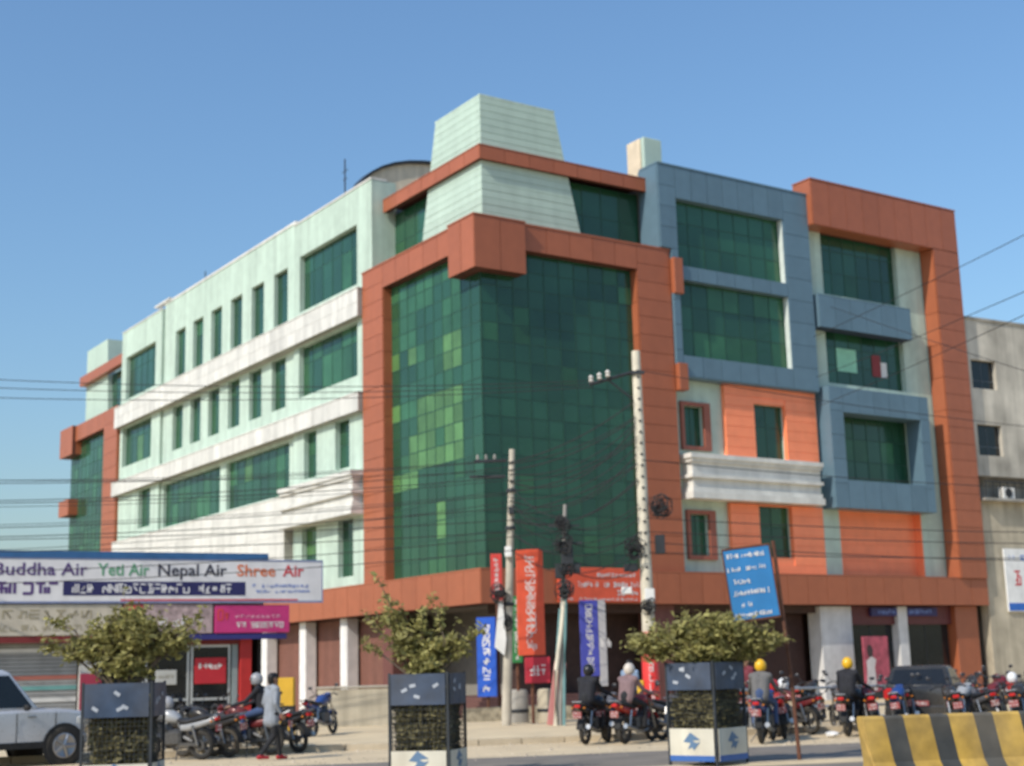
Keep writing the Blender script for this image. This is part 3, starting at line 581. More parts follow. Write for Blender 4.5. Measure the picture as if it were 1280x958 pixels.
b = MB(); b.lathe([(.225, .38), (.24, .42), (.24, 1.84), (.222, 1.88)], n=14); b.build('red_wrap', mat('red vinyl wrap', (.72, .045, .04), .45), Cp); marks(4, .14, 1.1, mat('white print', 0), Cp, (0, -.243, 1.1), vertical=True)
b = MB(); b.lathe([(.225, 2.22), (.235, 2.25), (.235, 2.5), (.222, 2.52)], n=14); b.build('painted_ring', mat('faded red paint', (.55, .16, .12), .6), Cp); cbox(Cp, (-.32, -.12, .98), (.2, .06, .36), mat('yellow plate', (.7, .42, .04), .5), 'plate')
def vsign(label, p, w_, z0, z1, M, n, rz=0, mm='white print', post=True, extra=None, lean=0, hl=False, group=None):
    T = thing('vertical_sign', label, 'sign', (p[0], p[1], .12), rz); T.rotation_euler = (0, lean, rz)
    b = MB(); b.bbox(-w_/2, w_/2, -.06, .06, z0, z1, .012); b.build('panel', M, T)
    marks(n*2-2, w_*.46, (z1-z0)*.9, MATS[mm], T, (0, -.064, (z0+z1)/2), vertical=True, bold=.15)
    if post: b = MB(); b.tube([(0, .075, 0), (0, .075, z1)], .05, 8); b.build('post', rust, T)
    if extra:
        b = MB(); b.bbox(*extra[:6], .01); b.build('lower_panel', extra[6], T); marks(3, .5, .35, MATS[mm], T, ((extra[0]+extra[1])/2, extra[2]-.004, (extra[4]+extra[5])/2), bold=.2)
    return T
redo = mat('orange red sign', (.70, .10, .045), .45, var=.12, scale=4)
vsign('tall orange red vertical banner with pale characters on rusty post', (.37, 43, 0), .8, 1.95, 5.05, redo, 9, rz=rad(8), extra=(-.22, .52, -.075, .055, 1.15, 1.9, mat('crimson sign', (.48, .03, .05), .5)))
vsign('narrow red vertical sign on terracotta canopy left of utility pole', (-.66, 46.2, 0), .36, 3.75, 5.2, mat('plain red sign', (.55, .05, .04), .5), 5, post=True)
vsign('narrow green vertical sign between grey pole and orange banner', (-.06, 43.6, 0), .32, 1.75, 3.72, mat('green sign', (.03, .20, .06), .5), 6)
vsign('bright blue vertical sign with white letters beside entrance steps', (-1.02, 46, 0), .62, .75, 3.2, mat('bright blue sign', (.015, .09, .48), .45), 5, rz=rad(-12))
vsign('violet blue vertical sign with white letters right of thin dark pole', (2.12, 44, 0), .56, 1.3, 3.55, mat('violet blue sign', (.06, .07, .36), .5), 7, rz=rad(10), extra=(.28, .52, -.05, .05, 1.0, 3.55, mat('grey sign side', (.42, .41, .42), .5)))
T = thing('leaning_board', 'pale pink board leaning beside thin dark pole', 'board', (.88, 41.2, .12), rad(5)); b = MB(); b.bbox(-.17, .17, -.02, .02, 0, 1.75, .01); q = b.build('board', mat('pale pink board', (.60, .24, .22), .6, streak=.25), T); q.rotation_euler = (0, rad(9), 0); b = MB(); b.box(-.17, .17, .022, .05, .3, .36); b.box(-.17, .17, .022, .05, 1.3, 1.36); q = b.build('batten', rust, T); q.rotation_euler = (0, rad(9), 0)
T = thing('band_sign', 'long orange red sign with white text lines on terracotta canopy', 'sign', BC, TH); b = MB(); b.bbox(2.55, 6.5, -.83, -.73, 4.06, 5.32, .012); b.build('board', redo, T)
marks(12, 2.0, .16, MATS['white print'], T, (5.3, -.834, 5.05)); marks(22, 3.0, .22, MATS['white print'], T, (4.9, -.834, 4.7), bold=.2); marks(5, 1.0, .2, MATS['white print'], T, (5.7, -.834, 4.4), bold=.2); marks(16, 3.4, .1, MATS['white print'], T, (4.5, -.834, 4.16))
T = thing('shop_name_sign', 'dark violet sign strip with white lettering above shop windows', 'sign', BC, TH); b = MB(); b.bbox(19.4, 23.6, -.22, -.08, 3.55, 3.92, .012); b.build('board', mat('dark violet board', (.035, .03, .12), .5), T); marks(16, 3.4, .2, MATS['pale blue print'], T, (21.5, -.224, 3.74), bold=.2)
T = thing('poster_stand', 'pink and maroon poster stand of a woman beside white column', 'sign', BC + Vector((cos(TH)*18.4+sin(TH)*1.2, sin(TH)*18.4-cos(TH)*1.2, .12)), TH)
b = MB(); b.bbox(-.75, .75, -.04, .04, .3, 2.55, .015); b.build('panel', mat('maroon pink print', (.36, .07, .10), .5, var=.5, scale=3), T); b = MB(); b.box(-.6, -.5, .042, .4, 0, .3); b.box(.5, .6, .042, .4, 0, .3); b.box(-.7, .7, -.02, .02, 0, .3); b.build('foot', darkmetal, T)
b = MB(); b.prism([(-.7, .35), (-.1, .35), (-.15, 1.3), (-.05, 1.6), (-.3, 1.75), (-.62, 1.55), (-.6, 1.2)], -.046, -.041); b.prism([(-.5, 1.72), (-.25, 1.72), (-.2, 2.0), (-.3, 2.2), (-.48, 2.2), (-.56, 2.0)], -.047, -.041, 1); b.build('printed_figure', [mat('pale dress print', (.6, .55, .54), .5), mat('dark hair print', (.05, .03, .03), .5)], T)

# ------------------------------------------------------------------ overhead wires
WIRE_LB = 'thin dark overhead cable strung between the poles'
def wire(a, c, sag, r=.014, label=WIRE_LB, group='overhead cables'):
    a, c = Vector(a), Vector(c); b = MB(); n = 18; pts = []
    for k in range(n+1):
        f = k/n; p = a.lerp(c, f); p.z -= sag*4*f*(1-f); pts.append(p)
    b.tube(pts, r, 5); return tag(b.build('overhead_cable', wire_m), label, 'cable', group)
Atop, Btop, Ctop = Vector((-.05, 42, 7.9)), Vector((1.42, 41, 6.1)), Vector((3.7, 42, 10.6))
LW = 'dark overhead cable running from the poles past the airline shop'
farL = Vector((-34, 36, 0))
for za, zl, s in ((7.7, 8.4, .9), (7.5, 7.9, 1.0), (7.2, 7.4, .8), (6.7, 6.9, .9), (6.3, 6.3, .7), (5.6, 5.6, .5)):
    wire((-.2, 41.9, za), farL+Vector((0, random.uniform(-1, 2), zl+random.uniform(-.2, .2))), s, .013, LW)
for za, zl in ((10.0, 12.4), (9.9, 12.0), (9.8, 11.5)): wire((2.4, 41.8, za), farL+Vector((0, 3, zl)), .9, .012, 'thin cable from white pole cross arm crossing the left sky')
for zc, za, s in ((8.9, 7.6, .25), (8.7, 7.3, .5), (8.3, 7.1, .35), (8.0, 6.6, .5), (7.5, 6.2, .5), (7.0, 6.0, .6)):
    wire((3.62, 41.85, zc), (-.15, 41.9, za), s, .014, 'cable sagging between grey pole and tall white pole')
for zb, za in ((5.9, 6.9), (5.5, 6.4), (5.0, 5.6)): wire((1.4, 40.95, zb), (-.1, 41.9, za), .25, .013, 'short cable between grey pole and thin dark pole')
for zc, zb in ((6.2, 5.6), (5.5, 5.2), (4.9, 4.7), (4.5, 4.4)): wire((3.65, 41.85, zc), (1.45, 40.95, zb), .3, .014, 'short cable between thin dark pole and white pole')
for zc, ze, s in ((5.9, 5.8, .5), (5.5, 5.3, .4), (5.2, 5.0, .6), (4.9, 4.9, .3), (7.6, 6.9, .6)): wire((3.75, 41.85, zc), (36, 49+random.uniform(-1, 1), ze), s, .013, 'cable running from white pole along the right facade')
for (x0, y0), (x1, y1), Y in (((1195, 268), (1300, 222), 40), ((1198, 338), (1300, 300), 40), ((1196, 290), (1300, 340), 44), ((1200, 382), (1300, 340), 40)):
    p, q = at(x0, y0, Y), at(x1, y1, Y-6); d = (q-p); wire(p-d*.9+Vector((0, 14, 0)), q+d*3, .15, .012, 'thin wire crossing the sky above grey neighbour building')

for k in range(5): wire((-.15+random.uniform(-.1, .1), 41.85, 7.75-.33*k+random.uniform(-.1, .1)), farL+Vector((0, random.uniform(-3, 3), 8.1-.42*k+random.uniform(-.2, .2))), random.uniform(.5, 1.4), .009, LW)
for k in range(7): wire((3.6, 41.85, 9.3-.38*k+random.uniform(-.1, .1)), (-.15, 41.9, 7.7-.3*k+random.uniform(-.1, .1)), random.uniform(.2, .8), .018, 'cable sagging between grey pole and tall white pole')
for k in range(4): wire((3.6, 41.85, 6.3-.4*k), (-.1, 41.9, 6.4-.45*k), random.uniform(.4, .8), .013, 'cable sagging between grey pole and tall white pole')
for k in range(3): wire((1.43, 40.95, 5.9-.4*k), farL+Vector((0, -2, 6.0-.5*k)), random.uniform(.5, 1.0), .012, LW)
wire((3.7, 41.85, 10.3), (34, 55, 9.2), .6, .012, 'cable running from white pole along the right facade')

# ------------------------------------------------------------------ tree guards, trees, barrier, blue board
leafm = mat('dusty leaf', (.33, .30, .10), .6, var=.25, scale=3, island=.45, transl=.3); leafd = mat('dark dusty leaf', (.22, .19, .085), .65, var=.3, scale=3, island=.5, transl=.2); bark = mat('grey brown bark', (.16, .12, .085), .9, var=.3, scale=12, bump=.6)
def leaf_mesh(name, P, size, M, parent):
    P = np.array(P); n = len(P); a = RNG.normal(size=(n, 3)); a[:, 2] = a[:, 2]*.5-.25; a /= np.linalg.norm(a, axis=1)[:, None]; q = np.cross(a, RNG.normal(size=(n, 3))); q /= np.linalg.norm(q, axis=1)[:, None]; nn = np.cross(a, q)
    sz = (size*RNG.uniform(.45, 1.5, n)**1.3)[:, None]; w_ = RNG.uniform(.28, .5, n)[:, None]
    V = np.stack([P-a*sz, P+q*sz*w_+nn*sz*.14, P+a*sz, P-q*sz*w_+nn*sz*.14], 1).reshape(-1, 3); k = np.arange(n)*4
    F = np.concatenate([np.stack([k, k+1, k+2], 1), np.stack([k, k+2, k+3], 1)])
    me = bpy.data.meshes.new(name); me.from_pydata(V.tolist(), [], F.tolist()); me.materials.append(M); o = bpy.data.objects.new(name, me); COL.objects.link(o); o.parent = parent; return o
def tree(label, p, blobs, shoots, ntw, size=.05, lower=None, forkz=1.35, per=11, grz=0):
    """limbs to each clump, many thin twigs round it, leaves set along the twigs"""
    T = thing('street_tree', label, 'tree', p, 0, 'young trees in square guards'); b = MB(); L_ = []
    b.tube([(0, 0, 0), (.03, .02, .7), (-.02, .01, forkz)], [.075, .06, .05], 8); vol = [c[3]*c[4]*c[5] for c in blobs]; tot = sum(vol)
    def leafy(a, e, m_, st=.25):
        for _ in range(m_): L_.append(tuple(a.lerp(e, random.uniform(st, 1.05))+Vector((random.gauss(0, .035), random.gauss(0, .035), random.gauss(0, .03)))))
    for c, v in zip(blobs, vol):
        e = Vector(c[:3]); s_ = Vector((-.02, .01, forkz-.05)); mid = s_.lerp(e, .5)+Vector((random.uniform(-.08, .08), random.uniform(-.08, .08), .06)); b.tube([s_, mid, e], [.04, .026, .014], 6)
        for _ in range(max(6, int(ntw*v/tot))):
            d = Vector((random.gauss(0, 1), random.gauss(0, 1), random.gauss(0, 1))).normalized()*random.random()**.4; tip = e+Vector((d.x*c[3], d.y*c[4], d.z*c[5])); st = mid.lerp(e, random.uniform(.2, 1)).lerp(tip, random.uniform(.0, .5))
            b.tube([st, st.lerp(tip, .5)+Vector((0, 0, .03)), tip], [.007, .005, .002], 3); leafy(st, tip, random.randint(per//2, per+4))
            if random.random() < .22: t2 = tip+Vector((d.x*.22, d.y*.2, abs(d.z)*.12+random.uniform(-.05, .12))); b.tube([tip, t2], [.003, .0015], 3); leafy(tip, t2, 4)
    for m1, tip in shoots:
        m1, tip = Vector(m1), Vector(tip); b.tube([Vector((-.02, .01, forkz)), m1, tip], [.026, .014, .003], 5); leafy(m1, tip, 40, .1)
        for _ in range(5): q = m1.lerp(tip, random.uniform(.2, .9)); t2 = q+Vector((random.uniform(-.2, .2), random.uniform(-.12, .12), random.uniform(-.05, .2))); b.tube([q, t2], [.005, .002], 3); leafy(q, t2, 9)
    b.build('trunk', bark, T); leaf_mesh('crown', L_, size, leafm, T)
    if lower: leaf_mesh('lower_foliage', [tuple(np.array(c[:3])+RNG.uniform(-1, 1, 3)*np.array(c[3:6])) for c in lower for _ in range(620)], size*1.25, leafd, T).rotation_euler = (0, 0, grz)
    return T
gsteel = mat('dark guard steel', (.045, .05, .055), .6, .4, var=.3); gblue = mat('dark blue guard plate', (.035, .056, .095), .5, var=.4, scale=3, dust=.12); gwhite = mat('cream guard plate', (.68, .64, .52), .6, var=.1, dust=.35, streak=.2); gband = mat('guard blue stripe', (.04, .12, .36), .5)
def guard(label, p, rz, s_=.92, H=1.68, base=(.08, .6), top=(1.22, 1.66)):
    G = thing('tree_guard', label, 'tree guard', p, rz, 'square tree guards on the median'); h = s_/2
    for sx in (-1, 1):
        for sy in (-1, 1): b = MB(); b.box(sx*h-.018, sx*h+.018, sy*h-.018, sy*h+.018, 0, H); b.build('post', gsteel, G)
    for k in range(4):
        R_ = Matrix.Rotation(k*pi/2, 4, 'Z')
        def side(name, z0, z1, M, th=.012, out=.03):
            b = MB(); b.box(-h+.03, h-.03, -h-out, -h-out+th, z0, z1); o = b.build(name, M, G); o.rotation_euler = (0, 0, k*pi/2); return o
        side('top_plate', *top, gblue); q = side('base_plate', *base, gwhite)
        b = MB(); b.box(-h+.03, h-.03, -h-.036, -h-.031, base[0], base[0]+.09); b.build('stripe', gband, q)
        c = (base[0]+base[1])/2+.05; b = MB()
        b.prism([(-.16, c), (-.02, c+.15), (.17, c+.03), (.02, c+.02), (.1, c-.06), (-.08, c-.12), (-.02, c-.02)], -h-.035, -h-.031); b.prism([(-.05, c+.03), (.1, c-.02), (.17, c+.0), (.04, c-.14)], -h-.037, -h-.0355); b.build('emblem', mat('blue grey emblem', (.11, .19, .30), .5), q)
        b = MB(); tz = (top[0]+top[1])/2
        for j in range(4): x = random.uniform(-h*.7, h*.7); zz = tz+random.uniform(-.14, .14); b.box(-.05, .05, -h-.0365+.0006*j, -h-.0305, -.025, .025, M=Matrix.Translation((x, 0, zz)) @ Matrix.Rotation(random.uniform(-.6, .6), 4, 'Y'))
        q_ = b.build('plate_print', mat('pale print', (.4, .42, .45), .6), G); q_.rotation_euler = (0, 0, k*pi/2); q_['kind'] = 'stuff'
        b = MB(); n = 15
        for j in range(n): x = -h+.04+(s_-.08)*j/(n-1); b.box(x-.003, x+.003, -h-.010, -h-.004, base[1], top[0])
        for j in range(11): z = base[1]+(top[0]-base[1])*j/10; b.box(-h+.03, h-.03, -h-.003, -h+.003, z-.003, z+.003)
        q = b.build('wire_mesh', gsteel, G); q.rotation_euler = (0, 0, k*pi/2)
    return G
GR, GM, GL = Vector((3.1, 24.69, .015)), Vector((-1.49, 23.64, .015)), Vector((-6.07, 22.57, .015))
guard('square tree guard with cream base plates below the wide flat crowned tree', GR, rad(-40)); guard('square tree guard with white side notice below the sparse upright tree', GM, rad(-14), .96, 1.62, (.02, .42), (1.12, 1.6)); guard('square tree guard with dark blue top plate beside silver off roader', GL, rad(3), 1.02, 1.6, (.02, .40), (1.08, 1.58))
b = MB(); b.box(-.52, -.512, -.36, .2, 1.06, 1.56); q = b.build('notice', mat('white notice with blue', (.62, .62, .66), .5, var=.25, scale=4), bpy.data.objects['tree_guard.001'])
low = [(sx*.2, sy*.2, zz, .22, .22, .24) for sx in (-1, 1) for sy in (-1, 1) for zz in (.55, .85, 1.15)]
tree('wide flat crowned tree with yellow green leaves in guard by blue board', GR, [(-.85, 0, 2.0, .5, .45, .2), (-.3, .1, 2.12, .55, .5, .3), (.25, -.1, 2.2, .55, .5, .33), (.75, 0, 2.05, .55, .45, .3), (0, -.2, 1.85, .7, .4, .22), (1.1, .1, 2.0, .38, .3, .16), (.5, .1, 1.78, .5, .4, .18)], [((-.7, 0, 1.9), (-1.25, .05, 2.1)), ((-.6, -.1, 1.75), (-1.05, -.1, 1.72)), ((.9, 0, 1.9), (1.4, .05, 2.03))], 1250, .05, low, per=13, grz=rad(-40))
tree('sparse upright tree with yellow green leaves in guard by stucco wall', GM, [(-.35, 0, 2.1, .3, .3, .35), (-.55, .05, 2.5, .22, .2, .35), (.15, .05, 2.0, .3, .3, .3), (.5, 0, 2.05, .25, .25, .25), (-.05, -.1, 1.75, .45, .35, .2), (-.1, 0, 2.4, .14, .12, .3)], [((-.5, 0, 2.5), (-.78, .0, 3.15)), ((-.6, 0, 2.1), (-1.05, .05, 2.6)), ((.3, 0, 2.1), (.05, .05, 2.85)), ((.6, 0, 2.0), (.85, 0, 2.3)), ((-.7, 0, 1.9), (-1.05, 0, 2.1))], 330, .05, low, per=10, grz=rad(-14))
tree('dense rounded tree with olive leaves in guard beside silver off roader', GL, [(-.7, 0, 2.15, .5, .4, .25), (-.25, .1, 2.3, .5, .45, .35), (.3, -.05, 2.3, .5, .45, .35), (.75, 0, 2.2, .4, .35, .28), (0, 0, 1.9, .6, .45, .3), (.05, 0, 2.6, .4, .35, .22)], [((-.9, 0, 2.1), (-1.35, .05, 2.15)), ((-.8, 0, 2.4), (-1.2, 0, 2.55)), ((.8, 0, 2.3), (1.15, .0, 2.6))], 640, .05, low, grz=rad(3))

T = thing('road_barrier', 'concrete median barrier with yellow and black slanted stripes', 'barrier', (4.12, 18.0, 0), rad(12.5))
yel = mat('worn yellow paint', (.50, .31, .06), .75, var=.3, scale=5, streak=.25, dust=.25); blk = mat('worn black paint', (.045, .047, .045), .75, var=.35, scale=4, dust=.3)
def bsec(x, sh): return [(x+sh*0, -.32, 0), (x+sh*.12, -.30, .18), (x+sh*.35, -.14, .42), (x+sh, -.10, .93), (x+sh, -.07, .96), (x+sh, .07, .96), (x+sh, .10, .93), (x+sh*.35, .14, .42), (x, .32, 0)]
x = 0
edges = [0, .27]
while edges[-1] < 6.2: edges.append(edges[-1]+(random.uniform(.25, .28) if len(edges) % 2 == 0 else random.uniform(.33, .37)))
for k in range(len(edges)-1):
    b = MB(); b.rings([bsec(edges[k]+.11, -.11), bsec(edges[k+1]+.11, -.11)], 0, False); b.build('yellow_stripe' if k % 2 == 0 else 'black_stripe', yel if k % 2 == 0 else blk, T)
T = thing('blue_notice_board', 'tilted blue notice board with white text lines on brown post', 'sign', (4.58, 25.0, .014), rad(-4))
b = MB(); b.tube([(.08, .0, 0), (.03, .0, 1.4), (-.14, .0, 3.7)], .034, 8); b.build('post', rust, T)
q = MB(); q.bbox(-.43, .43, -.05, -.02, -.62, .62, .01); bd = q.build('board', mat('blue board', (.03, .19, .43), .5, var=.12, streak=.12), T); bd.location = (-.56, -.03, 2.98); bd.rotation_euler = (0, rad(-6), 0); bd.scale = (.93, 1, .98)
for z, n, w_, h_ in ((.5, 13, .7, .1), (.27, 18, .76, .09), (.05, 6, .32, .1), (-.15, 15, .68, .1), (-.36, 5, .26, .1), (-.53, 14, .72, .08)): marks(n, w_, h_, MATS['white print'], bd, (-.02 if n > 6 else -.16, -.055, z), bold=.24)
b = MB(); b.box(-.45, .45, -.06, -.01, .62, .65); b.box(-.45, .45, -.06, -.01, -.65, -.62); b.box(-.45, -.43, -.06, -.01, -.62, .62); b.box(.43, .45, -.06, -.01, -.62, .62); b.build('board_frame', rust, bd)
T = thing('street_railing', 'low grey steel railing behind motorcycles at pavement edge', 'railing', rl(3.2, 10.6, .12), RA); b = MB()
b.tube([(0, 0, .9), (5.5, 0, .9)], .035, 8); b.build('top_rail', steel, T); b = MB(); b.tube([(0, 0, .45), (5.5, 0, .45)], .035, 8); b.build('lower_rail', steel, T)
for k in range(4): b = MB(); b.tube([(k*1.83, 0, 0), (k*1.83, 0, .93)], .04, 8); b.build('post', steel, T)
T = thing('yellow_bollard', 'yellow and black post standing behind the pedestrian', 'bollard', (-5.95, 37.5, .12)); b = MB(); b.bbox(-.2, .2, -.15, .15, 0, 1.5, .02); b.build('casing', mat('yellow casing', (.62, .36, .03), .5), T); b = MB(); b.box(-.205, .205, -.155, .155, .45, .8); b.build('black_band', blackm, T)

# ------------------------------------------------------------------ motorcycles (forward = +x)
tyre = mat('tyre rubber', (.02, .02, .02), .85, var=.3, dust=.25); chrome = mat('bright chrome', (.32, .32, .32), .3, .9, var=.1); engine = mat('engine alloy', (.12, .12, .12), .45, .6, var=.3, scale=20)
seatm = mat('black seat vinyl', (.02, .02, .022), .55); redlens = mat('red lens', (.5, .02, .02), .25); clearlens = mat('clear lens', (.75, .75, .72), .1, .3); platered = mat('red number plate', (.30, .045, .05), .55, dust=.35); mirror_m = mat('mirror back', (.03, .03, .035), .3)
def ring_y(b, R_, r, c, mi=0, n=26, k=8):
    R = []
    for i in range(n+1):
        a = 2*pi*i/n; R.append([(c[0]+(R_+r*cos(2*pi*j/k))*cos(a), c[1]+r*.95*sin(2*pi*j/k), c[2]+(R_+r*cos(2*pi*j/k))*sin(a)) for j in range(k)])
    b.rings(R, mi, True, cap=False)
def make_bike(paint, box=False):
    T = thing('motorcycle', '', 'motorcycle'); 
    for x in (0, 1.3):
        b = MB(); ring_y(b, .255, .05, (x, 0, .305)); W = b.build('wheel', tyre, T)
        b = MB(); ring_y(b, .205, .016, (x, 0, .305), n=22, k=6)
        b.lathe([(.05, -.06), (.055, -.05), (.055, .05), (.05, .06)], (x, 0, .305), 'y', 12)
        for j in range(5): a = 2*pi*j/5; b.tube([(x+.04*cos(a), 0, .305+.04*sin(a)), (x+.2*cos(a+.15), 0, .305+.2*sin(a+.15))], [.018, .012], 5)
        b.lathe([(.11, .055), (.11, .06)], (x, 0, .305), 'y', 18); b.build('rim', engine, W)
    b = MB()
    for y in (-.09, .09): b.tube([(1.3, y, .305), (1.12, y, .78), (1.05, y, .95)], [.028, .024, .02], 8)
    b.box(1.02, 1.12, -.1, .1, .82, .88); b.build('fork', chrome, T)
    b = MB(); n = 9
    b.rings([[(1.3+.335*cos(a), -.07, .305+.335*sin(a)), (1.3+.335*cos(a), .07, .305+.335*sin(a)), (1.3+.318*cos(a), .065, .305+.318*sin(a)), (1.3+.318*cos(a), -.065, .305+.318*sin(a))] for a in [rad(35)+rad(115)*k/n for k in range(n+1)]], 0, True); b.build('front_mudguard', paint, T)
    b = MB(); b.rings([[(.34*cos(a), -.075, .305+.36*sin(a)), (.34*cos(a), .075, .305+.36*sin(a)), (.325*cos(a), .07, .305+.34*sin(a)), (.325*cos(a), -.07, .305+.34*sin(a))] for a in [rad(60)+rad(115)*k/n for k in range(n+1)]], 0, True); b.build('rear_mudguard', blackm, T)
    b = MB(); b.loft([(.48, .82, .07, .05), (.56, .86, .12, .1), (.72, .9, .155, .14), (.88, .92, .15, .14), (.99, .9, .1, .1), (1.03, .88, .05, .05)]); b.build('fuel_tank', paint, T)
    b = MB(); b.loft([(-.32, .9, .05, .03), (-.22, .88, .11, .05), (.0, .84, .13, .055), (.25, .79, .14, .055), (.45, .8, .12, .055), (.56, .83, .07, .04)]); b.build('seat', seatm, T)
    b = MB(); b.loft([(-.42, .86, .03, .03), (-.3, .8, .09, .06), (-.05, .74, .11, .08), (.25, .68, .12, .1), (.45, .66, .08, .08)]); b.build('side_panel', paint, T)
    b = MB(); b.bbox(.42, .9, -.14, .14, .3, .62, .05); b.tube([(.72, 0, .45), (.86, 0, .72)], [.12, .09], 10)
    for k in range(5): b.box(.7+.02*k, .86+.02*k, -.13, .13, .56+.03*k, .57+.03*k)
    b.tube([(.2, 0, .38), (.5, 0, .5)], .05, 8); b.tube([(1.05, 0, .8), (.95, 0, .45), (.75, 0, .28)], .025, 7); b.box(-.02, .5, .08, .12, .3, .36); b.build('engine', engine, T)
    b = MB(); b.tube([(.88, -.12, .5), (.85, -.15, .3), (.6, -.16, .25), (.3, -.17, .28), (-.3, -.19, .4)], [.022, .022, .025, .045, .055], 10); b.build('exhaust', chrome, T)
    b = MB()
    for y in (-.13, .13): b.tube([(0, y, .31), (.12, y, .72)], .028, 8)
    b.build('shock_absorber', chrome, T)
    b = MB(); b.tube([(.88, -.37, 1.0), (.98, -.25, 1.05), (1.03, 0, 1.0), (.98, .25, 1.05), (.88, .37, 1.0)], .014, 7); b.tube([(.86, -.4, .99), (.93, -.3, 1.03)], .02, 7); b.tube([(.86, .4, .99), (.93, .3, 1.03)], .02, 7); b.build('handlebar', darkmetal, T)
    for y in (-1, 1):
        b = MB(); b.tube([(.95, y*.26, 1.05), (.93, y*.36, 1.22)], .007, 5); b.ell((.92, y*.38, 1.25), (.015, .065, .045), 10); b.build('mirror', mirror_m, T)
        b = MB(); b.ell((-.36, y*.14, .8), (.03, .03, .022), 8); b.build('indicator', mat('amber lens', (.6, .2, .02), .3), T)
    b = MB(); b.lathe([(.04, -.1), (.09, -.05), (.1, .0), (.1, .03)], (1.14, 0, .9), 'x', 16); b.loft([(1.06, 1.02, .08, .03), (1.14, 1.03, .11, .06), (1.19, .98, .1, .06)]); H_ = b.build('headlight', paint, T)
    b = MB(); b.lathe([(.095, .031), (.07, .05), (.01, .055)], (1.14, 0, .9), 'x', 16); b.build('lens', clearlens, H_)
    b = MB(); b.bbox(-.45, -.38, -.07, .07, .8, .87, .015); b.build('tail_light', redlens, T)
    b = MB(); b.box(-.452, -.442, -.1, .1, .58, .72); q = b.build('number_plate', platered, T); marks(4, .16, .05, MATS['white print'], q, (-.455, 0, .685), rz=-pi/2); marks(5, .17, .05, MATS['white print'], q, (-.455, 0, .615), rz=-pi/2)
    b = MB(); b.tube([(-.3, -.1, .86), (-.45, -.1, .93), (-.45, .1, .93), (-.3, .1, .86)], .014, 6); b.build('grab_rail', chrome, T)
    b = MB(); b.tube([(.5, .1, .3), (.42, .32, .02)], .014, 6); b.tube([(.55, -.28, .32), (.55, .28, .32)], .014, 6); b.build('side_stand', darkmetal, T)
    return T
PAINT = {k: mat(k+' motorcycle paint', c, .25, .1, var=.08, dust=.15) for k, c in dict(black=(.018, .018, .02), red=(.38, .02, .018), blue=(.02, .06, .22), grey=(.12, .12, .13), maroon=(.15, .015, .02), silver=(.35, .36, .37)).items()}
PROTO = {}
def bike(col, p, rz, label, z=0, lean=-6, group='motorcycles parked along the kerb'):
    if col not in PROTO: T = PROTO[col] = make_bike(PAINT[col])
    else: T = copy_tree(PROTO[col])
    T.location = (p[0], p[1], z); T.rotation_euler = (0, 0, 0); T.rotation_euler = (rad(lean), 0, rz); T['label'] = label; T['group'] = group; return T
D = rad
# seen from behind, parked nose-in along the shoulder
bikes = [('black', (1.4, 32.5), D(66), 'black motorcycle parked under dark clad helmeted rider', 0),
 ('red', (2.25, 32.3), D(58), 'red motorcycle under mauve jacketed rider beside the red wrapped pole', 0),
 ('grey', (3.2, 33.7), D(44), 'grey motorcycle parked just behind the wide crowned tree guard', 0),
 ('blue', (5.0, 30.9), D(70), 'blue motorcycle parked beside brown post under grey jacketed rider', 0),
 ('red', (5.75, 32.4), D(85), 'red motorcycle parked against the grey steel railing', 0),
 ('black', (7.25, 32.9), D(62), 'black motorcycle parked under rider with yellow helmet near barrier end', 0),
 ('maroon', (6.75, 34.4), D(120), 'maroon motorcycle standing beside white helmet near barrier end', 0),
 ('blue', (8.55, 33.3), D(70), 'blue motorcycle parked in front of the dark grey car', 0),
 ('silver', (9.9, 33.3), D(58), 'silver motorcycle parked by the dark grey car behind barrier', 0),
 ('red', (11.6, 34.0), D(80), 'red motorcycle parked right of the dark grey car', 0),
 ('black', (12.6, 34.6), D(50), 'black motorcycle under yellow helmeted rider beyond the dark grey car', 0),
 ('maroon', (13.5, 34.4), D(110), 'maroon motorcycle parked by weathered stucco wall', 0),
 ('grey', (5.3, 36.3), D(95), 'grey motorcycle parked on pavement behind the steel railing', .12),
 ('black', (6.3, 36.8), D(80), 'black motorcycle on pavement before the wide white column', .12),
 ('grey', (8.0, 34.6), D(105), 'grey motorcycle squeezed beside the dark grey car bumper', 0),
 ('black', (11.0, 32.6), D(65), 'black motorcycle parked close behind striped barrier', 0),
 ('blue', (12.1, 33.1), D(95), 'blue motorcycle parked between red and black motorcycles beyond car', 0),
 ('silver', (14.2, 36.0), D(70), 'silver motorcycle parked tight against weathered stucco wall', 0),
 ('grey', (4.1, 32.6), D(75), 'grey motorcycle hidden partly by the wide crowned tree guard', 0),
 ('black', (2.9, 34.6), D(80), 'black motorcycle parked behind red motorcycle near white pole foot', 0),
 ('silver', (-6.6, 30.6), D(158), 'silver motorcycle with chrome headlamp parked beside the tree guard', 0),
 ('maroon', (-5.35, 31.6), D(168), 'maroon motorcycle under rider in grey helmet and dark jacket', 0),
 ('black', (-4.85, 32.3), D(140), 'black motorcycle parked just beyond the pedestrian in grey jacket', 0),
 ('black', (-6.15, 31.2), D(150), 'black motorcycle wedged between silver and maroon motorcycles', 0),
 ('blue', (-5.35, 38.2), D(75), 'blue motorcycle parked by the yellow and black post', .12)]
